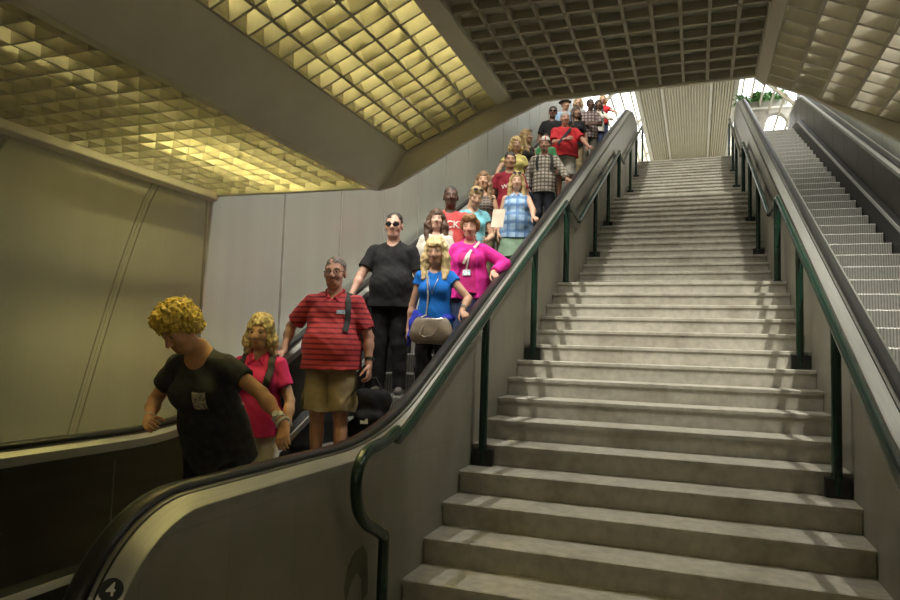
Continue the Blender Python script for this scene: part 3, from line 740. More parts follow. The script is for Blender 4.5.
def person(label, pos, H, yaw=12, girth=1.0, sex='m', skin=FAIR, hair=None, top=None, bottom=None, shoes=(.02, .02, .02), L=None, Rr=None,
           lean=0, bow=0, hyaw=0, roll=0, h=.007, belly=0.0, stride=0.0, tilt=0):
    s = H / 1.793
    root = empty('person', pos, math.radians(yaw)); tag(root, label, 'person', 'people riding the left escalator')
    Rw = rotz(math.radians(yaw)); po = np.array(pos, float)
    w2l = lambda q: Rw.T @ (np.array(q, float) - po)
    Z0 = np.zeros(3)
    # frames (torso leaning about the hips, head about the neck)
    hip = np.array([0, 0, .95]) * s
    RT = rotx(math.radians(lean)) @ roty(math.radians(roll)); FT = (RT, hip, Z0)
    tw = lambda q: RT @ (np.array(q, float) * s - hip) + hip
    neck = np.array([0, .02, 1.47]) * s; nw = RT @ (neck - hip) + hip
    RH = HS * (rotz(math.radians(hyaw)) @ rotx(math.radians(bow)) @ roty(math.radians(tilt))); FH = (RH, nw, nw - neck)
    A = lambda *q: np.array(q, float) * s
    fem = sex == 'f'; sx = (.146 if fem else .172) * (1 + .35 * (girth - 1)); g = girth
    sc = {'h': h}
    # ---- arms
    ua, fa = .285 * s, .25 * s
    arms = {}
    for side, spec in (('r', Rr), ('l', L)):
        sg = -1 if side == 'r' else 1
        spec = dict(spec or {}); S_ = tw((sg * sx, .012, 1.395))
        if 'at' in spec: Wt = w2l(spec['at'])
        else: Wt = S_ + A(*spec.get('rel', (sg * .075 * (1 + .6 * (g - 1)) + sg * .02, -.05, -.515)))
        v = Wt - S_; d = np.linalg.norm(v); mx = ua + fa - .004
        if d > mx: Wt = S_ + v / d * mx; d = mx; v = Wt - S_
        if d < .12 * s: d = .12 * s
        x = (ua * ua - fa * fa + d * d) / (2 * d); y = math.sqrt(max(ua * ua - x * x, 0)); u = v / d
        hint = unit(spec.get('elbow', (sg * .7, .7, -.3))); hint = unit(hint - u * (hint @ u)); E_ = S_ + u * x + hint * y
        fd = unit(Wt - E_)
        f = unit(Rw.T @ np.array(spec['f'], float)) if 'f' in spec else unit(fd + np.array([0, -.12, 0]))
        n = unit(Rw.T @ np.array(spec['n'], float)) if 'n' in spec else np.array([-sg, 0.15, 0.])
        n = unit(n - f * (n @ f)); arms[side] = (sg, S_, E_, Wt, f, n, spec.get('curl', .35), spec.get('ua', 1))
    # ---- body
    b = Vol(); t = .0
    b.ell(A(0, .012, 1.27), A(.165 if not fem else .145, .108, .19) * [g ** .8, g ** .7, 1], .03, FT)
    b.ell(A(0, -.005 - belly * .3, 1.08), A(.148 if not fem else .128, .105, .17) * [g, g, 1], .05, FT)
    b.ell(A(0, .012, .945), A(.160 if not fem else .168, .118, .12) * [g, g, 1], .05)
    if belly: b.ell(A(0, -.045 - belly, 1.06), A(.135, .11, .145) * [g, 1, 1], .05, FT)
    for q in (-1, 1): b.cone(A(q * .05, .014, 1.425), A(q * sx / s * 1.0 if False else q * sx * .94, .012, 1.392), .058 * s, .050 * s, .04, FT)
    b.cone(A(0, .03, 1.40), A(0, .03, 1.50), .078 * s, .05 * s, .04, FT)
    if fem:
        for q in (-1, 1): b.ell(A(q * .072, -.082 * g, 1.265), A(.066, .062, .066) * g, .03, FT)
    b.cone(A(0, .022, 1.45), A(0, -.004, 1.575), (.048 if fem else .056) * s, (.045 if fem else .052) * s, .02, FH)
    # head
    wd = .95 if fem else 1.0
    b.ell(A(0, .018, 1.662), A(.073 * wd, .090, .090), .02, FH)
    b.ell(A(0, -.026, 1.605), A(.060 * wd * (1 + .25 * (g - 1)), .064, .082), .025, FH)
    b.cone(A(-.02, -.052, 1.545), A(.02, -.052, 1.545), .024 * s * wd, .024 * s * wd, .025, FH)
    b.cone(A(-.034, -.064, 1.654), A(.034, -.064, 1.654), .017 * s, .017 * s, .012, FH)
    for q in (-1, 1):
        b.ell(A(q * .037, -.062, 1.605), A(.022, .020, .022), .02, FH)
        b.ell(A(q * .031, -.094, 1.636), A(.018, .014, .010), .010, FH, neg=True)
        b.ell(A(q * .031, -.071, 1.636), A(.0145, .0125, .0115), .003, FH)
        b.ell(A(q * .075 * wd, .012, 1.622), A(.010, .020, .031), .008, FH)
    b.cone(A(0, -.083, 1.640), A(0, -.104, 1.604), .0085 * s, .0135 * s, .012, FH)
    for q in (-1, 1): b.ell(A(q * .011, -.092, 1.600), A(.009, .010, .008), .006, FH)
    b.cone(A(-.016, -.079, 1.573), A(.016, -.079, 1.573), .0075 * s, .0075 * s, .005, FH)
    b.cone(A(-.013, -.078, 1.563), A(.013, -.078, 1.563), .0085 * s, .0085 * s, .005, FH)
    # legs and feet
    foot = {}
    for sg in (-1, 1):
        fy = stride * sg
        hp, kn, an = A(sg * .085, .012, .91), A(sg * .095, -.012 + fy * .5, .49), A(sg * .10, .02 + fy, .085)
        lg = .5 + .5 * g
        b.cone(hp, kn, .086 * s * lg, .055 * s * lg, .02); b.cone(kn, an, .053 * s * lg, .036 * s, .015); b.ell(kn * .55 + an * .45 + A(0, .022, .03), A(.047, .05, .11) * lg, .03)
        b.cone(an + A(0, .015, -.04), an + A(sg * .015, -.15, -.055), .036 * s, .028 * s, .02)
        foot[sg] = (hp, kn, an)
    # arms and hands
    for side in 'rl':
        sg, S_, E_, W_, f, n, curl, _u = arms[side]; ag = .62 + .38 * g
        b.cone(S_, E_, .050 * s * ag * (.92 if fem else 1), .040 * s * ag * (.92 if fem else 1), .018)
        b.cone(E_, W_, .039 * s * ag * (.92 if fem else 1), .0265 * s, .012); b.ell(E_ * .7 + W_ * .3, np.array([.036, .036, .036]) * s * ag, .03)
        hs = s * (.93 if fem else 1.0); bb = np.cross(f, n) * (1 if side == 'r' else -1)   # towards the thumb
        for j, o in enumerate((.029, .010, -.010, -.028)):
            k0 = W_ + f * .012 * hs + bb * o * .5 * hs; k1 = W_ + f * (.088 - .004 * abs(j - 1)) * hs + bb * o * hs
            b.cone(k0, k1, .0165 * hs, .0115 * hs, .010)
            ln = (.066, .076, .071, .055)[j] * hs; p0 = k1; a = curl * .55
            for sgm, fr_ in enumerate((.45, .31, .24)):
                dr = f * math.cos(a) + n * math.sin(a) + bb * (o * (2.2 if sgm == 0 else 1.0)) * (1 - min(curl, 1) * .6); p1 = p0 + unit(dr) * ln * fr_
                b.cone(p0, p1, (.0098 - .0010 * sgm) * hs, (.0090 - .0012 * sgm) * hs, .0035); p0 = p1; a += curl * (1.0, .8, 0)[sgm]
        q0 = W_ + f * .022 * hs + bb * .022 * hs + n * .004; q1 = q0 + unit(f * .62 + bb * .62 + n * .35) * .045 * hs; q2 = q1 + unit(f * .85 + bb * .18 + n * (.35 + .3 * curl)) * .034 * hs; q3 = q2 + unit(f * .9 + n * (.4 + .5 * curl)) * .024 * hs
        b.cone(q0, q1, .0165 * hs, .0125 * hs, .010); b.cone(q1, q2, .0115 * hs, .0100 * hs, .004); b.cone(q2, q3, .0098 * hs, .0078 * hs, .004)
    V, F = b.mesh(h)
    # regions of the face
    q = Vol.loc(V, FH) / s; fc = q[F].mean(1); ax = np.abs(fc[:, 0]); fm = np.zeros(len(F), int); front = fc[:, 1] < -.052
    ew = ((ax - .031) / .0115) ** 2 + ((fc[:, 2] - 1.636) / .0058) ** 2 < 1
    fm[front & ew] = 2; fm[front & (((ax - .031) / .0062) ** 2 + ((fc[:, 2] - 1.636) / .0062) ** 2 < 1)] = 3
    fm[front & (np.abs(fc[:, 0]) < .022) & (fc[:, 2] < 1.577 - .0 * ax) & (fc[:, 2] > 1.5565 + ax * .18)] = 1
    fm[front & (np.abs(ax - .033) < .019) & (np.abs(fc[:, 2] - (1.6605 - .25 * np.abs(ax - .028))) < .0042)] = 4
    sk = np.array(skin); hc = (hair or {}).get('col', (.1, .07, .05))
    mats = [skinm(skin), flat('lip', tuple(sk * [.88, .66, .64]), .4), flat('eye', tuple(np.minimum(sk * 1.1 + .05, .5)), .3), flat('iris', (.045, .035, .03), .2), flat('brow', tuple(np.array(hc) * .55), .8)]
    body = link('body', mesh_np('body', V, F, mats, fm, True), root)
    P = {'root': root, 's': s, 'A': A, 'FT': FT, 'FH': FH, 'tw': tw, 'arms': arms, 'g': g, 'sx': sx, 'h': h, 'body': (V, F), 'Rw': Rw, 'po': po, 'foot': foot, 'fem': fem, 'w2l': w2l}
    # ---- trousers, shorts or skirt
    bt = bottom or {}; kind = bt.get('kind', 'long'); v = Vol(); inf = .014 * s + bt.get('loose', 0)
    v.ell(A(0, .012, .95), (A(.160 if not fem else .168, .118, .13) * [g, g, 1]) + inf * .55, .04)
    if belly: v.ell(A(0, -.02 - belly * .4, .93), A(.12, .10, .08) * [g, 1, 1], .05)
    lg = .5 + .5 * g
    if kind == 'skirt':
        v.cone(A(0, .01, .93), A(0, .0, .52), .15 * s * g + inf, .21 * s * g, .05, flat=.78, cut=True)
    else:
        for sg in (-1, 1):
            hp, kn, an = foot[sg]
            if kind == 'shorts':
                e = hp * .12 + kn * .88 + A(sg * .012, 0, -.02); v.cone(hp, e, .086 * s * lg + inf, .076 * s * lg + inf, .010, cut=True)
            else:
                e = kn * .0 + an + A(0, 0, -.03); v.cone(hp, kn, .088 * s * lg + inf * .8, .060 * s * lg + inf, .022); v.cone(kn, e, .060 * s * lg + inf, .046 * s + inf, .02, cut=True)
    v.plane(A(0, 0, min(bt.get('top', .95), .95)), (0, 0, 1), FT)
    v.noise(.0055 * s, 24, random.random() * 6)
    Vb, Fb = v.mesh(h * 1.2)
    link({'long': 'trousers', 'shorts': 'shorts', 'skirt': 'skirt'}[kind], mesh_np('trousers', Vb, Fb, bt['m'], None, True), root)
    # ---- shoes
    for sg in (-1, 1):
        hp, kn, an = foot[sg]; v = Vol()
        v.cone(an + A(0, .03, -.045), an + A(sg * .018, -.155, -.052), .044 * s, .036 * s, .02); v.cone(an + A(0, .01, -.02), an + A(0, .012, .0), .044 * s, .042 * s, .02, cut=True)
        v.plane(A(0, 0, .004), (0, 0, -1)); Vs, Fs = v.mesh(h * 1.2); link('shoe', mesh_np('shoe', Vs, Fs, flat('shoe', shoes, .5), None, True), root)
    # ---- top
    tp = top or {}
    def shirt(inf, hem, sleeve, neckr, vneck=0, openf=False, m=None, name='shirt', loose=.0, fold=.0050, sleeveless=False):
        v = Vol(); i = inf * s
        v.ell(A(0, .012, 1.27), A(.165 if not fem else .148, .110, .20) * [g ** .8, g ** .7, 1] + i, .03, FT)
        v.ell(A(0, -.005 - belly * .3, 1.08), A(.150 if not fem else .134, .108, .18) * [g, g, 1] + i + loose, .05, FT)
        v.cone(A(0, .01, 1.02), A(0, .008, hem - .05), .160 * s * g + i + loose, .176 * s * g + i + loose, .06, FT, flat=.78)
        if belly: v.ell(A(0, -.045 - belly, 1.06), A(.135, .11, .15) * [g, 1, 1] + i, .05, FT)
        for q in (-1, 1): v.cone(A(q * .05, .014, 1.425), A(q * sx * .94, .012, 1.392), .058 * s + i * .6, .050 * s + i * .7, .04, FT)
        v.cone(A(0, .03, 1.40), A(0, .03, 1.49), .078 * s + i * .8, .052 * s + i * .8, .03, FT)
        if fem:
            for q in (-1, 1): v.ell(A(q * .070, -.082 * g, 1.263), A(.068, .066, .07) * g + i * .9, .045, FT)
        if not sleeveless:
            for side in 'rl':
                sg_, S_, E_, W_, f, n, c_, _ = arms[side]; ag = (.62 + .38 * g) * (.92 if fem else 1)
                if sleeve <= 1: v.cone(S_, S_ + (E_ - S_) * sleeve, .052 * s * ag + i, .046 * s * ag + i * 1.1 + .010 * s, .022, cut=True)
                else: v.cone(S_, E_, .051 * s * ag + i, .043 * s * ag + i, .022); v.cone(E_, E_ + (W_ - E_) * min(sleeve - 1, .96), .043 * s * ag + i, .030 * s + i, .015, cut=True)
        else:
            for sg_ in (-1, 1): v.cone(A(sg_ * (sx + .012), .03, 1.36), A(sg_ * (sx + .03), .0, 1.50), .045 * s, .06 * s, .01, FT, neg=True)
        v.ell(A(0, -.035, 1.515), A(*neckr), .012, FT, neg=True)
        if vneck: v.cone(A(0, -.13, 1.43 - vneck), A(0, -.07, 1.50), .010 * s, .055 * s, .012, FT, neg=True)
        if openf: v.cone(A(0, -.20, 1.40), A(0.0, -.24, hem - .1), .080 * s, .155 * s, .012, FT, neg=True)
        v.plane(A(0, 0, hem), (0, 0, -1), FT); v.noise(fold * s, 17, random.random() * 6); v.noise(fold * s * .4, 41, random.random() * 6)
        Vv, Ff = v.mesh(h); o = link(name, mesh_np(name, Vv, Ff, m, None, True), root)
        return o, (Vv, Ff)
    kind = tp.get('kind', 'tshirt'); hem = tp.get('hem', .90)
    base = dict(inf=.0125, hem=hem, sleeve=.62, neckr=(.075, .085, .075), m=tp['m'])
    if kind == 'tshirt': o, P['shirt'] = shirt(**{**base, **tp.get('o', {})})
    if kind == 'tank': o, P['shirt'] = shirt(**{**base, 'sleeveless': True, 'neckr': (.10, .10, .115), **tp.get('o', {})}, name='top')
    if kind == 'long': o, P['shirt'] = shirt(**{**base, 'sleeve': 1.9, **tp.get('o', {})})
    if kind == 'cardigan':
        o, P['shirt'] = shirt(**{**base, 'inf': .011, 'sleeveless': True, 'neckr': (.10, .10, .115), 'm': tp['m2'], 'hem': hem + .06}, name='top')
        o2, P['card'] = shirt(**{**base, 'inf': .024, 'sleeve': 1.85, 'openf': True, 'neckr': (.085, .10, .09), 'loose': .012, 'fold': .005, **tp.get('o', {})}, name='cardigan')
    if tp.get('collar'):
        v = Vol(); cr = tp.get('cr', .066)
        for q in (-1, 1):
            v.cone(A(0, .085, 1.515), A(q * .068, .03, 1.505), .013 * s, .014 * s, .01, FT); v.cone(A(q * .068, .03, 1.505), A(q * .030, -.075, 1.435), .014 * s, .016 * s, .01, FT)
            v.cone(A(q * .030, -.075, 1.435), A(q * .055, -.092, 1.405), .013 * s, .008 * s, .01, FT)
        Vc, Fc = v.mesh(min(h, .006)); link('collar', mesh_np('collar', Vc, Fc, tp.get('cm', tp['m']), None, True), root)
    # ---- hair
    if hair:
        v = Vol(); st = hair.get('style', 'short'); i = hair.get('vol', .012)
        hair_m = hairm(hair['col'], hair.get('var', .4))
        face = lambda: v.ell(A(0, -.088, 1.598), A(.069, .074, hair.get('fh', .082)), .012, FH, neg=True)
        if st in ('short', 'bald'):
            v.ell(A(0, .024, 1.668), A(.074, .090, .088) + i * s, .02, FH)
            if st == 'bald': v.ell(A(0, -.06, 1.72), A(.062, .09, .06), .02, FH, neg=True)
            face(); v.plane(A(0, .0, 1.585), (0, -.55, -1), FH)
            for q in (-1, 1): v.ell(A(q * .085, .005, 1.615), A(.022, .022, .036), .006, FH, neg=True)
        if st == 'curly':
            v.ell(A(0, .020, 1.690), A(.086, .104, .085) + i * s, .03, FH); v.ell(A(0, -.045, 1.725), A(.070, .055, .045) + i * s * .5, .03, FH)
            for q in (-1, 1): v.ell(A(q * .070, .03, 1.645), A(.034, .055, .055), .03, FH)
            v.ell(A(0, .085, 1.62), A(.065, .045, .07), .03, FH); face()
        if st in ('bob', 'long'):
            ln = hair.get('len', 1.45 if st == 'bob' else 1.30); wv = hair.get('w', .036)
            v.ell(A(0, .024, 1.675), A(.076, .092, .088) + i * s, .03, FH)
            for q in (-1, 1):
                v.cone(A(q * .066, .01, 1.665), A(q * .086, .0, 1.57), .034 * s, wv * s, .03, FH); v.cone(A(q * .086, .0, 1.57), A(q * (.088 + hair.get('flare', 0)), -.015 if st == 'long' else .01, ln), wv * s, wv * .75 * s, .03, FH)
                if st == 'long': v.cone(A(q * .088, .0, 1.50), A(q * (.094), -.075, ln), .032 * s, .022 * s, .03, FH)
            v.cone(A(0, .085, 1.64), A(0, .085, ln + .02), .062 * s, .058 * s, .03, FH)
            if hair.get('fringe'): v.ell(A(0, -.062, 1.695), A(.062, .030, .030), .02, FH)
            face()
        if st == 'up':
            v.ell(A(0, .024, 1.670), A(.075, .091, .088) + i * s, .02, FH); v.ell(A(0, .115, 1.67), A(.045, .05, .05), .03, FH); face(); v.plane(A(0, .0, 1.58), (0, -.55, -1), FH)
        if hair.get('curl'): v.curl(hair['curl'] * s, hair.get('cf', 95), random.random() * 5)
        v.noise(hair.get('rough', .003) * s, 60, random.random() * 5)
        Vh, Fh = v.mesh(min(h, .006) if st != 'curly' else min(h, .005)); link('hair', mesh_np('hair', Vh, Fh, hair_m, None, True), root)
    return P

# ---- things worn: children of the person
def tube_part(P, name, pts, r, m, n=8, label=None, frame=None, parent=None):
    fr = P[frame] if frame else None
    q = []
    for p in pts:
        p = np.array(p, float) * P['s']
        if fr: p = fr[0] @ (p - fr[1] + fr[2]) + fr[1]
        q.append(p)
    o = MB().tube(q, r * P['s'], n).build(name, m, parent or P['root'], smooth=True)
    if label: o['label'] = label
    return o
def glasses(P, dark):
    rx, ry = (.027, .0185) if dark else (.0225, .0155)
    fr = P['FH']; s = P['s']; mb = MB()
    def T_(p): p = np.array(p, float) * s; return fr[0] @ (p - fr[1] + fr[2]) + fr[1]
    for q in (-1, 1):
        ring = [T_((q * .033 + rx * math.cos(a), -.096 + .012 * (abs(q * .033 + rx * math.cos(a)) / .055) ** 2, 1.634 + ry * math.sin(a))) for a in np.linspace(0, 2 * math.pi, 17)]
        mb.mi = 0; mb.tube(ring, .0022 * s, 6, caps=False); mb.tube([T_((q * .055, -.085, 1.638)), T_((q * .079, -.03, 1.640)), T_((q * .080, .02, 1.636))], .002 * s, 6)
        if dark:
            mb.mi = 0; c = T_((q * .033, -.0945, 1.634)); mb.add([c] + ring[:-1], [(0, i + 1, (i + 1) % 16 + 1) for i in range(16)])
            ring2 = [r_ + T_((0, -.004, 0)) - T_((0, 0, 0)) for r_ in ring[:-1]]; mb.add([c + T_((0, -.006, 0)) - T_((0, 0, 0))] + ring2, [(0, i + 1, (i + 1) % 16 + 1) for i in range(16)])
    mb.tube([T_((-.011, -.099, 1.638)), T_((.011, -.099, 1.638))], .0022 * s, 6)
    mb.build('sunglasses' if dark else 'glasses', flat('dark lens', (.012, .011, .012), .15), P['root'], smooth=True)
def shades_up(P):
    fr = P['FH']; s = P['s']; mb = MB()
    def T_(p): p = np.array(p, float) * s; return fr[0] @ (p - fr[1] + fr[2]) + fr[1]
    for q in (-1, 1):
        v = [T_((q * .033 + .025 * math.cos(a), -.068 + .012 * math.sin(a), 1.733 + .014 * math.sin(a))) for a in np.linspace(0, 2 * math.pi, 14)[:-1]]
        v2 = [p + T_((0, -.004, .004)) - T_((0, 0, 0)) for p in v]; n = len(v)
        mb.add(v + v2, [list(range(n)), list(range(n, 2 * n))[::-1]] + [(i, (i + 1) % n, n + (i + 1) % n, n + i) for i in range(n)])
        mb.tube([T_((q * .055, -.062, 1.735)), T_((q * .088, .0, 1.70)), T_((q * .088, .03, 1.67))], .003 * s, 6)
    mb.tube([T_((-.01, -.07, 1.738)), T_((.01, -.07, 1.738))], .003 * s, 6)
    mb.build('sunglasses', flat('dark lens', (.02, .018, .018), .15), P['root'], smooth=True)
def bracelet(P, side, m, r=.034, w=.012, t=.06, name='watch'):
    sg, S_, E_, W_, f, n, c, _ = P['arms'][side]; s = P['s']; d = unit(W_ - E_); c0 = W_ - d * t * s; u = unit(np.cross(d, [0, 0, 1.])); v_ = np.cross(d, u); mb = MB()
    rr = r * s * (.93 if P['fem'] else 1)
    vs = []
    for o, q in ((-w, rr), (w, rr), (w, rr * .8), (-w, rr * .8)): vs += [c0 + d * o + q * (math.cos(a) * u + math.sin(a) * v_) for a in np.linspace(0, 2 * math.pi, 17)[:-1]]
    fs = [(k * 16 + i, k * 16 + (i + 1) % 16, ((k + 1) % 4) * 16 + (i + 1) % 16, ((k + 1) % 4) * 16 + i) for k in range(4) for i in range(16)]
    mb.add(vs, fs)
    if name == 'watch': mb.disc(c0 + (-unit(P['arms'][side][5])) * rr, P['arms'][side][5], .019 * s, .01, 16)
    return mb.build(name, m, P['root'], smooth=True, angle=30)
def on_cloth(P, pts, key='shirt', off=.006, dense=False):
    """rest-pose (x, z) points of the chest or back pushed onto the surface of the garment"""
    V, F = P[key]; bv = BVHTree.FromPolygons([tuple(v) for v in V], [tuple(f) for f in F]); out = []; s = P['s']; fr = P['FT']
    if dense:
        q = []
        for a_, b_ in zip(pts, pts[1:]):
            q += [tuple(np.array(a_[:2]) * (1 - t) + np.array(b_[:2]) * t) + (a_[2],) for t in (0, .34, .67)] if a_[2] == b_[2] else [a_]
        pts = q + [pts[-1]]
    for x, z, back in pts:
        sgn = 1 if back else -1
        if back == 2:       # over the shoulder: from above
            o_ = fr[0] @ (np.array([x, z, 2.0]) * s - fr[1]) + fr[1]; d_ = fr[0] @ np.array([0, 0, -1.])
        else:
            o_ = fr[0] @ (np.array([x, sgn * .8, z]) * s - fr[1]) + fr[1]; d_ = fr[0] @ np.array([0, -sgn, 0.])
        hit, nrm, _, _ = bv.ray_cast(Vector(o_), Vector(d_))
        if hit is None: continue
        n_ = Vector(nrm)
        if n_.dot(Vector(d_)) > 0: n_ = -n_
        out.append((np.array(hit + n_ * off), np.array(n_)))
    return out
def ribbon(P, name, pts, width, m, key='shirt', off=.005, thick=.005, parent=None, label=None, extra=None):
    q = on_cloth(P, pts, key, off, True); mb = MB(); vs = []; w = width / 2
    for i, (p, n_) in enumerate(q):
        d = unit(q[min(i + 1, len(q) - 1)][0] - q[max(i - 1, 0)][0]); sd = unit(np.cross(d, n_)) * w
        vs += [p - sd, p + sd, p + sd + n_ * thick, p - sd + n_ * thick]
    for e in (extra or []):
        p = np.array(e, float); vs += [p + [-w, 0, 0], p + [w, 0, 0], p + [w, -thick, 0], p + [-w, -thick, 0]]
    n = len(vs) // 4
    mb.add(vs, [(0, 1, 2, 3), tuple(4 * (n - 1) + i for i in (3, 2, 1, 0))] + [(4 * i + k, 4 * i + (k + 1) % 4, 4 * i + 4 + (k + 1) % 4, 4 * i + 4 + k) for i in range(n - 1) for k in range(4)])
    o = mb.build(name, m, parent or P['root'], smooth=True, angle=50)
    if label: o['label'] = label
    return o
def lettering(P, txt, size, x, z, m, name='lettering', key='shirt', shear=0, sx=1.0):
    me = text_mesh(txt, size); V, F = P[key]; bv = BVHTree.FromPolygons([tuple(v) for v in V], [tuple(f) for f in F]); s = P['s']; fr = P['FT']; mb = MB()
    # face to the front, laid onto the cloth
    bm = bmesh.new(); bm.from_mesh(me); bmesh.ops.subdivide_edges(bm, edges=[e for e in bm.edges if e.calc_length() > .02], cuts=2); bmesh.ops.triangulate(bm, faces=bm.faces); vs = []
    for v in bm.verts:
        o_ = fr[0] @ (np.array([x + v.co.x * sx / s, -.8, z + (v.co.y + shear * v.co.x) / s]) * s - fr[1]) + fr[1]; d_ = fr[0] @ np.array([0, 1., 0])
        hit, nrm, _, _ = bv.ray_cast(Vector(o_), Vector(d_)); vs.append(hit + Vector((0, -.003 - v.co.z, 0)) if hit else Vector(o_) + Vector(d_) * .7)
    mb.add(vs, [[v.index for v in f.verts] for f in bm.faces]); bm.free()
    return mb.build(name, m, P['root'])
def blob(P, name, prims, m, h=.006, frame=None, noise=None, curl=None, parent=None, label=None):
    v = Vol(); fr = P[frame] if frame else None; A = P['A']
    for q in prims:
        if q[0] == 'e': v.ell(A(*q[1]), A(*q[2]), q[3] if len(q) > 3 else .02, fr, neg=len(q) > 4)
        elif q[0] == 'p': v.plane(A(*q[1]), q[2], fr)
        else: v.cone(A(*q[1]), A(*q[2]), q[3] * P['s'], q[4] * P['s'], q[5] if len(q) > 5 else .02, fr, flat=q[6] if len(q) > 6 else 1)
    if noise: v.noise(*noise)
    V, F = v.mesh(h); o = link(name, mesh_np(name, V, F, m, None, True), parent or P['root'])
    if label: o['label'] = label
    return o
def cap(P, col, brim=True, name='cap'):
    pr = [('e', (0, .02, 1.705), (.083, .100, .062))]
    fr = P['FH']; v = Vol(); A = P['A']; v.ell(A(0, .02, 1.690), A(.084, .101, .078), .02, fr); v.plane(A(0, 0, 1.690), (0, .1, -1), fr)
    if brim: v.ell(A(0, -.115, 1.690), A(.065, .065, .009), .008, fr)
    V, F = v.mesh(.005); link(name, mesh_np(name, V, F, col, None, True), P['root'])
def brim_hat(P, m):
    fr = P['FH']; v = Vol(); A = P['A']; v.ell(A(0, .02, 1.715), A(.084, .100, .065), .02, fr); v.ell(A(0, .02, 1.692), A(.135, .150, .010), .012, fr)
    V, F = v.mesh(.006); link('hat', mesh_np('hat', V, F, m, None, True), P['root'])
# ------------------------------------------------------------------ the riders
def stp(k):
    return .4 * k + .2, max(ZL, min(ZU, .02 + .4 * k * TAN))
_rb = [q for q in zip([q[0] for q in RP], [q[1] for q in RP])][21:-21]
def rail_z(y): return float(np.interp(y, [q[0] for q in _rb], [q[1] for q in _rb])) + .036
def near(y, dx=0): return {'at': (-.20 + dx, y + .075, rail_z(y) + .060), 'f': (.62, -.72, -.36), 'n': (.25, .1, -1), 'curl': .75}
def farr(y): return {'at': (-1.44, y + .08, rail_z(y) + .055), 'f': (-.55, -.75, -.35), 'n': (-.2, .1, -1), 'curl': .7}
HN, HM, HF = .0055, .0075, .009
RED = (.60, .035, .045); KH = (.30, .235, .13); BLK = (.014, .014, .015)
PINK = cloth((.50, .025, .12)); MAG = cloth((.66, .03, .30)); MAGD = cloth((.56, .03, .20)); BLUE = cloth((.012, .16, .60)); BLK_C = cloth(BLK, var=.3); CHAR = cloth((.050, .050, .048), var=.25)
REDC = cloth(RED); DARKRED = cloth((.26, .02, .035)); DENIM = cloth((.035, .05, .10)); BLACKP = cloth((.016, .016, .018)); KHA = cloth(KH); WHITEC = cloth((.66, .62, .54))
STRIPE = bands('red striped knit', (.52, .05, .06), (.20, .018, .025), 2, 24, .34, soft=.06)
PLAID = bands('brown and cream plaid', (.50, .46, .38), (.085, .055, .045), 2, 17, .42, other2=(.13, .10, .07), axis2=0, freq2=17, duty2=.40, soft=.05)
PLAIDB = bands('blue plaid', (.33, .48, .66), (.07, .15, .32), 2, 9, .38, other2=(.10, .22, .44), axis2=0, freq2=9, duty2=.38, soft=.09)
PLAIDD = bands('maroon and grey plaid', (.30, .25, .23), (.075, .025, .03), 2, 13, .45, other2=(.06, .04, .04), axis2=0, freq2=13, duty2=.45, soft=.06)
STEEL_ = flat('watch steel', (.5, .5, .48), .3, metal=.8); WHITE_ = flat('white band', (.75, .73, .66), .5); STRAP = flat('black webbing', (.012, .012, .013), .7)

# 1 woman stepping off, head bowed
y1 = -5.50
p = person('woman in charcoal T-shirt with short yellow-blond curls looking down, stepping off the escalator', (-.81, y1, ZL), 1.69, 6, 1.16, 'f', (.62, .33, .17),
    dict(style='curly', col=(.66, .46, .075), vol=.012, curl=.010, cf=120, var=.55), dict(kind='tshirt', m=CHAR, hem=.80, o=dict(neckr=(.085, .11, .12), sleeve=.55, loose=.012, vneck=.05)),
    dict(m=BLACKP), L={'at': (-.195, -5.69, -1.36), 'f': (.35, -.62, -.75), 'n': (.3, .35, -1), 'curl': .6, 'elbow': (.9, .9, .35)}, Rr={'at': (-1.005, -5.80, -1.345), 'f': (.72, -.62, .02), 'n': (.5, .6, -.5), 'curl': .6, 'elbow': (-.8, .55, -.5)},
    lean=22, bow=38, hyaw=-16, roll=-2, tilt=-8, h=HN)
bracelet(p, 'l', WHITE_, name='watch', r=.038, w=.013); bracelet(p, 'l', WHITE_, name='bangle', r=.044, w=.006, t=.02); bracelet(p, 'r', STEEL_, name='bracelet', w=.004)
SEQ = flat('sequins', (.62, .54, .42), .35, metal=.3, var=.7, scale=70)
def patch(p, name, x0, x1, z0, z1, m, n=7, key='shirt', off=.006, label=None):
    q = []; 
    for i in range(n + 1):
        q.append(on_cloth(p, [(x0 + (x1 - x0) * j / n, z0 + (z1 - z0) * i / n, 0) for j in range(n + 1)], key, off))
    mb = MB(); vs = [v for r in q for v, _ in r] + [v - np.array(nn) * .008 for r in q for v, nn in r]; k = n + 1; t = k * k
    if len(vs) != 2 * t: return
    fs = [(i * k + j, i * k + j + 1, (i + 1) * k + j + 1, (i + 1) * k + j) for i in range(n) for j in range(n)]
    fs += [tuple(t + a for a in f[::-1]) for f in fs]
    o = mb.add(vs, fs).build(name, m, p['root'], smooth=True); 
    if label: o['label'] = label
    return o
patch(p, 'pocket', .035, .115, 1.215, 1.31, SEQ, label='sequinned chest pocket')

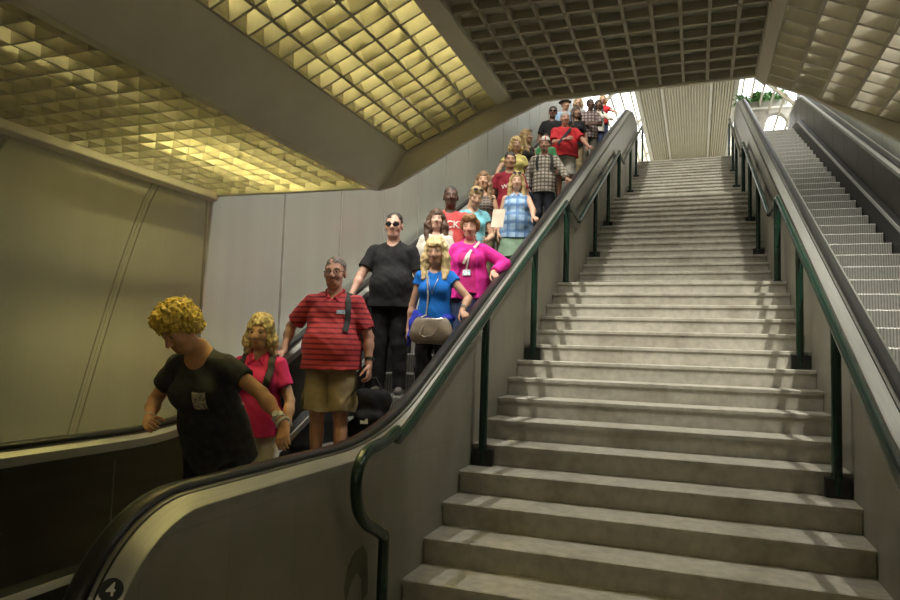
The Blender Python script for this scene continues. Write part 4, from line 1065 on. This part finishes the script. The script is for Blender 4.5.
# 2 woman in pink polo
y, z = stp(-12)
p = person('woman in raspberry pink polo and white trousers with curly blond hair and backpack', (-1.19, y, z), 1.63, 16, 1.10, 'f', (.50, .30, .20),
    dict(style='bob', col=(.50, .39, .21), vol=.012, len=1.47, w=.036, curl=.0055, cf=110, var=.5), dict(kind='tshirt', m=PINK, hem=.86, collar=1, o=dict(sleeve=.60, vneck=.045, neckr=(.07, .08, .075))),
    dict(m=WHITEC, top=1.0), L={'rel': (.12, -.13, -.49), 'curl': .5}, Rr={'rel': (-.10, -.06, -.5)}, h=HN, bow=6)
bracelet(p, 'l', STEEL_)
def backpack(p, label, m, mstrap, group=None):
    s = p['s']; t = empty('backpack', p['po'] + p['Rw'] @ (np.array([0, .21, 1.22]) * s), p['root'].rotation_euler.z); tag(t, label, 'backpack')
    v = Vol(); v.ell(np.array([0, .03, 0]), np.array([.15, .085, .22]), .02); v.ell(np.array([0, .10, -.07]), np.array([.11, .05, .11]), .03); V, F = v.mesh(.009); link('pack', mesh_np('pack', V, F, m, None, True), t)
    M_ = Matrix.Translation(Vector((0, -.21 * s, -1.22 * s)))
    for q in (-1, 1):
        o = ribbon(p, 'shoulder_strap', [(q * .105, 1.20, 0), (q * .115, 1.27, 0), (q * .118, 1.33, 0), (q * .115, 1.38, 0), (q * .110, 1.415, 0), (q * .105, .0, 2), (q * .10, .05, 2), (q * .10, 1.40, 1), (q * .10, 1.32, 1)], .048 * s, mstrap, off=.006, thick=.009, parent=t)
        o.data.transform(M_)
    return t
backpack(p, 'black backpack worn by the woman in the raspberry polo', BLK_C, STRAP)

# 3 man in red striped polo
y, z = stp(-10)
p = person('man in red striped polo, khaki shorts and glasses with cropped grey hair', (-1.08, y, z), 1.77, 16, 1.24, 'm', (.50, .27, .19),
    dict(style='short', col=(.16, .13, .11), vol=.003, fh=.088), dict(kind='tshirt', m=STRIPE, hem=.86, collar=1, cm=cloth((.42, .04, .05)), o=dict(sleeve=.78, vneck=.04, neckr=(.075, .085, .08), loose=.02, inf=.017)),
    dict(kind='shorts', m=KHA, loose=.012, top=.98), (.45, .43, .40), L={'rel': (.135, -.07, -.50), 'curl': .7}, Rr={**farr(-4.02), 'elbow': (-.8, .8, -.2)}, belly=.04, h=HN, bow=3)
glasses(p, False); bracelet(p, 'l', flat('black watch', (.015, .015, .015), .35))
for q in (-1, 1):
    blob(p, 'cargo_pocket', [('e', (q * .205, .0, .60), (.022, .075, .085))], KHA, noise=(.002, 40, 1))
lettering(p, 'PRIDE', .020, .085, 1.32, flat('pale blue print', (.45, .62, .78), .6), shear=.0) if False else patch(p, 'chest_logo', .055, .125, 1.305, 1.335, flat('pale blue embroidery', (.42, .56, .70), .7, var=.5, scale=120), n=5, label='pale blue embroidered logo')
bg_ = empty('shoulder_bag', (-.80, -3.62, z + .37), .3); tag(bg_, 'black shoulder bag hanging beside the man in the striped polo', 'bag')
v = Vol(); v.cone((-.10, 0, .0), (.10, 0, 0), .095, .095, .02, flat=.8); v.cone((-.08, 0, .24), (.08, 0, .24), .09, .09, .06, flat=.75); v.cone((-.07, -.075, .10), (.07, -.075, .10), .055, .05, .02); v.ell((0, 0, .13), (.135, .08, .18), .04); v.noise(.006, 25, 1.1)
V, F = v.mesh(.008); link('pouch', mesh_np('pouch', V, F, BLK_C, None, True), bg_)
MB().tube([(-.09, 0, .31), (-.04, .0, .40), (.03, .0, .42), (.09, 0, .31)], .009, 8).build('handle', STRAP, bg_, smooth=True)
mb = MB(); mb.box(-.06, .0, -.134, -.128, .06, .10); mb.build('tag', WHITE_, bg_)
o = ribbon(p, 'shoulder_strap', [(.135, 1.16, 0), (.14, 1.24, 0), (.14, 1.31, 0), (.135, 1.37, 0), (.13, 1.41, 0), (.125, .0, 2), (.12, .05, 2), (.12, 1.40, 1)], .045, STRAP, off=.006, thick=.008, parent=p['root'], label='black shoulder strap')

# 4 man in black
y, z = stp(-7)
p = person('man in black V-neck T-shirt and sunglasses with receding dark hair', (-1.13, y, z), 1.79, 14, 1.20, 'm', (.56, .33, .245),
    dict(style='short', col=(.035, .026, .02), vol=.002, fh=.094), dict(kind='tshirt', m=BLK_C, hem=.84, o=dict(sleeve=.70, vneck=.055, neckr=(.07, .08, .08), loose=.015)),
    dict(m=cloth((.012, .0115, .011), var=.3), top=.99), (.10, .09, .08), L={'rel': (.09, -.07, -.51), 'curl': .5}, Rr={**farr(-2.95), 'elbow': (-.7, .8, -.3)}, belly=.03, h=HN, bow=2)
glasses(p, True)
v = empty('paper', (p['po'] + p['Rw'] @ np.array([.30, -.12, .86]))); tag(v, 'folded pale paper held at the side of the man in black', 'paper')
MB().bar((0, 0, -.09), (.03, -.05, .09), .10, .006, up=(0, 1, 0)).build('sheet', WHITE_, v)

# 5 woman in blue
y, z = stp(-8)
p = person('woman in royal blue V-neck top with wavy blond hair and fringe, hand on the rail', (-.52, y, z), 1.65, 10, .98, 'f', (.52, .30, .20),
    dict(style='long', col=(.66, .50, .25), vol=.016, len=1.40, w=.042, flare=.01, fringe=1, curl=.0035, cf=85, var=.45, fh=.080), dict(kind='tshirt', m=BLUE, hem=.92, o=dict(sleeve=.28, vneck=.07, neckr=(.075, .09, .085), fold=.005)),
    dict(m=BLACKP, top=.98), L={**near(-3.25), 'elbow': (.7, .5, -.2)}, Rr={'rel': (-.10, -.03, -.525), 'curl': .8}, h=HN, bow=10)
bracelet(p, 'l', STEEL_); _n = on_cloth(p, [(.05, 1.40, 0), (.042, 1.35, 0), (.022, 1.28, 0), (.0, 1.22, 0), (-.022, 1.28, 0), (-.042, 1.35, 0), (-.05, 1.40, 0)], off=.005, dense=True)
MB().tube([tuple(q) for q, _ in _n], .0028, 6).build('necklace', STEEL_, p['root'], smooth=True)
blob(p, 'tied_jacket', [('c', (-.17, -.02, 1.03), (.15, -.08, 1.00), .045, .035), ('c', (-.15, -.09, 1.0), (.14, -.11, .985), .035, .032), ('c', (-.165, -.07, 1.02), (-.20, -.10, .82), .045, .035), ('c', (-.185, -.07, .95), (-.23, -.06, .74), .04, .022), ('c', (.15, .08, 1.0), (-.15, .10, 1.02), .045, .045)], cloth((.035, .055, .50)), noise=(.008, 30, 2.), label='royal blue jacket tied at the waist')
hb = empty('handbag', p['po'] + p['Rw'] @ (np.array([.02, -.215, .79]))); tag(hb, 'taupe leather handbag hanging in front of the woman in blue', 'handbag')
TAUPE = flat('taupe leather', (.30, .245, .185), .5, var=.15, scale=14)
v = Vol(); v.cone((-.115, 0, -.02), (.115, 0, -.02), .085, .085, .02, flat=.62); v.cone((-.105, 0, .075), (.105, 0, .075), .05, .05, .06, flat=.7); v.plane((0, 0, .118), (0, 0, 1)); v.noise(.004, 22, .6)
V, F = v.mesh(.006); link('bag_body', mesh_np('bag', V, F, TAUPE, None, True), hb)
MB().tube([(-.11, -.035, .115), (-.03, -.045, .108), (.06, -.045, .108), (.115, -.035, .115)], .004, 6).build('zip', STEEL_, hb, smooth=True)
for q in (-1, 1): MB().tube([(q * .11, 0, .10), (q * .125, 0, .125)], .012, 8).build('strap_ring', STEEL_, hb, smooth=True)
MB().tube([(-.05, -.055, .05), (-.075, -.075, -.02), (-.03, -.08, -.05), (.05, -.078, -.03), (.085, -.06, .04)], .006, 6).build('handle', TAUPE, hb, smooth=True)
_q = on_cloth(p, [(-.045, 1.02, 0), (-.04, 1.12, 0), (-.04, 1.22, 0), (-.05, 1.32, 0), (-.062, 1.40, 0), (-.07, .0, 2)], off=.012)
hl = np.array(hb.location); pts = [(-.10, 0, .12)] + [tuple(p['po'] + p['Rw'] @ q - hl) for q, _ in _q]
MB().tube(pts, .007, 8).build('strap', flat('plaited strap', (.42, .38, .32), .5, var=.4, scale=80), hb, smooth=True)

# 6 woman in magenta cardigan
y, z = stp(-6)
p = person('woman in bright magenta cardigan with short auburn hair, hand on the rail', (-.475, y, z), 1.62, 12, 1.22, 'f', RED_,
    dict(style='curly', col=(.24, .115, .045), vol=-.004, curl=.004, cf=60, var=.3), dict(kind='cardigan', m=MAG, m2=MAGD, hem=.84, o=dict(inf=.022)), dict(m=DENIM, top=1.0),
    L={**near(-2.36), 'elbow': (.9, .3, -.3)}, Rr={'rel': (-.10, -.05, -.5)}, h=HN, bow=8)
bracelet(p, 'l', STEEL_)
ribbon(p, 'lanyard', [(.06, 1.42, 0), (.045, 1.36, 0), (.02, 1.28, 0), (.0, 1.20, 0), (-.015, 1.13, 0)], .016, flat('pale lanyard', (.62, .50, .50), .6), off=.008)
ribbon(p, 'bag_strap', [(.105, .0, 2), (.085, 1.43, 0), (.045, 1.37, 0), (.0, 1.30, 0), (-.045, 1.22, 0)], .026, flat('cream strap', (.68, .60, .52), .6), off=.012)
patch(p, 'badge', -.045, .035, 1.085, 1.15, flat('badge card', (.55, .68, .80), .4, var=.5, scale=60), n=4, off=.016, label='pale blue badge on a lanyard')

# 7 woman with long brown hair
y, z = stp(-5)
p = person('woman with long wavy brown hair in navy top and open white cardigan', (-1.0, y, z), 1.59, 14, 1.0, 'f', (.60, .38, .29),
    dict(style='long', col=(.085, .045, .026), vol=.012, len=1.22, w=.046, flare=.02, curl=.006, cf=55, fh=.082), dict(kind='cardigan', m=WHITEC, m2=cloth((.03, .033, .07)), hem=.90), dict(m=DENIM), h=HM, bow=-2, hyaw=8,
    L={'rel': (.05, -.22, -.38), 'elbow': (.5, .7, -.5)})
# 8 man in ROCKY shirt
y, z = stp(-4)
p = person('dark skinned man in red T-shirt printed with white block letters', (-.99, y, z), 1.75, 14, 1.05, 'm', DARK,
    dict(style='short', col=(.012, .010, .009), vol=.001, fh=.088), dict(kind='tshirt', m=cloth((.56, .075, .075)), hem=.86, o=dict(inf=.017, neckr=(.07, .075, .07))), dict(m=DENIM), h=HM, hyaw=10)
lettering(p, 'ROCKY', .115, .0, 1.30, flat('white print', (.72, .66, .60), .7), sx=.95)
patch(p, 'print', -.10, .06, 1.02, 1.235, mat('white and red figure print', (.70, .62, .56), .7, var=.02, dirt=(11, .46, (.78, .10, .10))), n=6, label='white printed figure')
# 9 woman in turquoise
y, z = stp(-3)
p = person('woman in turquoise top with sunglasses pushed up in her blond hair, looking down', (-.84, y, z), 1.63, 20, 1.0, 'f', (.52, .32, .22),
    dict(style='up', col=(.34, .24, .12), vol=.010, rough=.004), dict(kind='tshirt', m=cloth((.20, .52, .60)), hem=.88, o=dict(sleeve=.35, vneck=.05)), dict(m=DENIM), h=HM, bow=22, hyaw=8, tilt=5,
    L={'rel': (.03, -.23, -.36), 'elbow': (.6, .7, -.5)}, Rr={'rel': (.10, -.28, -.33), 'elbow': (-.6, .6, -.5)})
shades_up(p)
t = empty('paper', p['po'] + p['Rw'] @ np.array([.27, -.20, 1.22])); tag(t, 'sheet of cream paper held beside the woman in turquoise', 'paper')
MB().bar((0, 0, -.12), (.02, .03, .10), .16, .004, up=(.2, 1, 0)).build('sheet', flat('cream paper', (.62, .56, .44), .7), t)
# 10 young woman long hair
y, z = stp(-1)
p = person('young woman with long light brown hair in dark patterned sleeveless top', (-.98, y, z), 1.64, 14, .92, 'f', (.55, .32, .20),
    dict(style='long', col=(.20, .115, .055), vol=.008, len=1.25, w=.036, fh=.082), dict(kind='tank', m=bands('dark patterned cloth', (.05, .045, .045), (.26, .23, .2), 2, 26, .4, other2=(.16, .09, .05), axis2=0, freq2=22, duty2=.4), hem=.88), dict(m=cloth((.20, .16, .10))), h=HM,
    L={'rel': (.06, -.14, -.48)})
# 11 red lettered tee
y, z = stp(1)
p = person('man in dark red T-shirt with arched white lettering and short dark hair', (-.84, y, z), 1.74, 16, 1.0, 'm', TAN_,
    dict(style='short', col=(.03, .022, .018), vol=.004), dict(kind='tshirt', m=DARKRED, hem=.86), dict(m=cloth((.22, .17, .10))), h=HM, bow=4, hyaw=4)
lettering(p, 'WALLA', .085, .03, 1.26, flat('white print', (.72, .66, .60), .7), shear=.25)
# 12 girl in blue plaid
y, z = stp(-1)
p = person('heavy-set girl in sleeveless blue plaid top and sage green skirt, hand on the rail', (-.52, y, z), 1.60, 12, 1.26, 'f', (.56, .34, .24),
    dict(style='long', col=(.42, .29, .13), vol=.008, len=1.32, w=.030, fh=.082), dict(kind='tank', m=PLAIDB, hem=.80, collar=1, o=dict(neckr=(.08, .09, .08), loose=.02)), dict(kind='skirt', m=cloth((.23, .34, .24)), top=1.0), L={**near(-.62), 'elbow': (.9, .5, -.3)}, Rr={'rel': (-.09, -.04, -.52)}, belly=.05, h=HM, bow=4)
shades_up(p)
# 13 plaid shirt man
y, z = stp(4)
p = person('man in brown and cream plaid shirt with pale cap, backpack straps, hand on the rail', (-.60, y, z), 1.72, 10, 1.05, 'm', (.40, .22, .15), dict(style='short', col=(.05, .04, .035), vol=.003), dict(kind='long', m=PLAID, hem=.84, collar=1, o=dict(inf=.018)), dict(m=cloth((.035, .038, .05))),
    L={**near(1.52), 'elbow': (.8, .5, -.4)}, Rr={'rel': (-.09, -.05, -.5)}, h=HM, bow=4, hyaw=-6)
cap(p, bands('white and red cap cloth', (.66, .60, .54), (.5, .10, .10), 0, 14, .25), brim=False)
backpack(p, 'black backpack on the man in the plaid shirt', BLK_C, STRAP)
blob(p, 'goatee', [('e', (0, -.078, 1.540), (.020, .016, .020))], hairm((.04, .03, .025)), frame='FH')
# 14 yellow top
y, z = stp(5)
p = person('woman in pale yellow T-shirt with fluffy blond hair, arm out to the far rail', (-1.19, y, z), 1.69, 18, 1.05, 'f', (.58, .36, .24), dict(style='bob', col=(.60, .42, .18), vol=.014, len=1.50, w=.04, curl=.008, cf=80), dict(kind='tshirt', m=cloth((.68, .58, .20)), hem=.88, o=dict(sleeve=.5)), dict(m=DENIM), h=HM, hyaw=14, bow=6, Rr={**farr(1.62), 'elbow': (-.8, .6, -.2)})
# 15 blond in dark top
y, z = stp(7)
p = person('blond woman in dark strappy top looking aside with sunglasses on her head', (-1.20, y, z), 1.69, 40, .95, 'f', (.56, .34, .23), dict(style='long', col=(.46, .31, .14), vol=.008, len=1.34, w=.034), dict(kind='tank', m=cloth((.04, .035, .03)), hem=.88), dict(m=DENIM), h=HM, hyaw=38)
shades_up(p)
# 16 grey haired man in red
y, z = stp(10)
p = person('large grey-haired man in bright red polo with dark strap across his chest', (-.74, y, z), 1.80, 16, 1.30, 'm', RED_, dict(style='short', col=(.42, .40, .37), vol=.008), dict(kind='tshirt', m=REDC, hem=.88, collar=1, o=dict(sleeve=.78, loose=.03, inf=.018)), dict(kind='shorts', m=WHITEC, loose=.01), (.3, .3, .3), belly=.06, h=HM, hyaw=4, bow=4,
    L={**near(3.92), 'elbow': (.8, .4, -.4)}, Rr={'rel': (.20, -.24, -.22), 'f': (.95, -.2, .05), 'n': (.1, .95, -.1), 'curl': .8, 'elbow': (-.7, .1, -.7)})
ribbon(p, 'sling_strap', [(.10, .0, 2), (.09, 1.40, 0), (.05, 1.34, 0), (.0, 1.27, 0), (-.05, 1.20, 0), (-.10, 1.13, 0), (-.14, 1.07, 0)], .055, STRAP, off=.006, thick=.008, label='dark strap across the chest')
# 17 dark shirt, sunglasses
y, z = stp(13)
p = person('dark-haired man in black shirt and sunglasses beside the pale wall', (-1.24, y, z), 1.80, 10, 1.12, 'm', (.20, .11, .075), dict(style='short', col=(.015, .012, .012), vol=.008), dict(kind='tshirt', m=BLK_C, hem=.86, o=dict(sleeve=.8)), dict(m=BLACKP), h=HF, tilt=4)
glasses(p, True)
# 18 child
y, z = stp(9)
p = person('child with dark short hair in green top behind the man in the plaid shirt', (-1.02, y, z), 1.46, 10, .9, 'm', (.36, .18, .12), dict(style='short', col=(.06, .035, .025), vol=.004), dict(kind='tshirt', m=cloth((.10, .36, .16)), hem=.88), dict(kind='shorts', m=DENIM), h=HF)
# 19 blue shirt and brown hat
y, z = stp(16)
p = person('man in light blue shirt and brown brimmed hat near the top of the escalator', (-1.20, y, z), 1.80, 14, 1.1, 'm', TAN_, dict(style='short', col=(.06, .04, .03), vol=.002), dict(kind='long', m=cloth((.30, .42, .58)), hem=.86, collar=1), dict(m=DENIM), h=HF, hyaw=30)
brim_hat(p, flat('brown felt', (.07, .04, .025), .8))
# 20 dark top
y, z = stp(13)
p = person('person with long dark brown hair in black top behind the man in the red polo', (-.74, y, z), 1.74, 20, 1.0, 'f', (.34, .19, .13), dict(style='long', col=(.05, .032, .02), vol=.008, len=1.34, w=.036), dict(kind='tshirt', m=BLK_C, hem=.88), dict(m=KHA), h=HF, hyaw=20)
# 21 dark plaid
y, z = stp(16)
p = person('dark skinned man in maroon and grey plaid shirt holding one forearm across his waist', (-.62, y, z), 1.75, 16, 1.05, 'm', DARK, dict(style='short', col=(.012, .01, .009), vol=.004), dict(kind='tshirt', m=PLAIDD, hem=.84, collar=1, o=dict(sleeve=.85)), dict(m=cloth((.10, .09, .07))), h=HF, hyaw=20,
    L={'rel': (-.12, -.27, -.30), 'f': (-.9, -.25, 0), 'n': (.1, .9, 0), 'elbow': (.8, .3, -.6)}, Rr={'rel': (.20, -.25, -.30), 'f': (.9, -.2, 0), 'n': (-.1, .9, 0), 'elbow': (-.8, .3, -.6)})
# 22 white shirt
y, z = stp(19)
p = person('person in white shirt with long dark hair near the top of the escalator', (-.60, y, z), 1.57, 25, 1.0, 'f', BROWN, dict(style='long', col=(.02, .016, .014), vol=.008, len=1.38, w=.036), dict(kind='long', m=WHITEC, hem=.86), dict(m=DENIM), h=HF, L={**near(7.42), 'elbow': (.8, .5, -.4)})
# 23 red top at the very top
y, z = stp(22)
p = person('woman in red T-shirt at the very top of the crowd, hand on the rail', (-.66, y, z), 1.56, 20, 1.0, 'f', (.58, .36, .25), dict(style='bob', col=(.50, .36, .18), vol=.008, len=1.5), dict(kind='tshirt', m=REDC, hem=.88), dict(m=DENIM), h=HF, L={**near(8.55), 'elbow': (.8, .5, -.4)})
# 24 blond face behind the hat
y, z = stp(19)
p = person('blond person in grey top behind the man with the brown hat', (-1.10, y, z), 1.69, 20, 1.0, 'f', (.56, .36, .24), dict(style='bob', col=(.36, .26, .13), vol=.008, len=1.5), dict(kind='tshirt', m=cloth((.35, .33, .32)), hem=.88), dict(m=DENIM), h=HF)
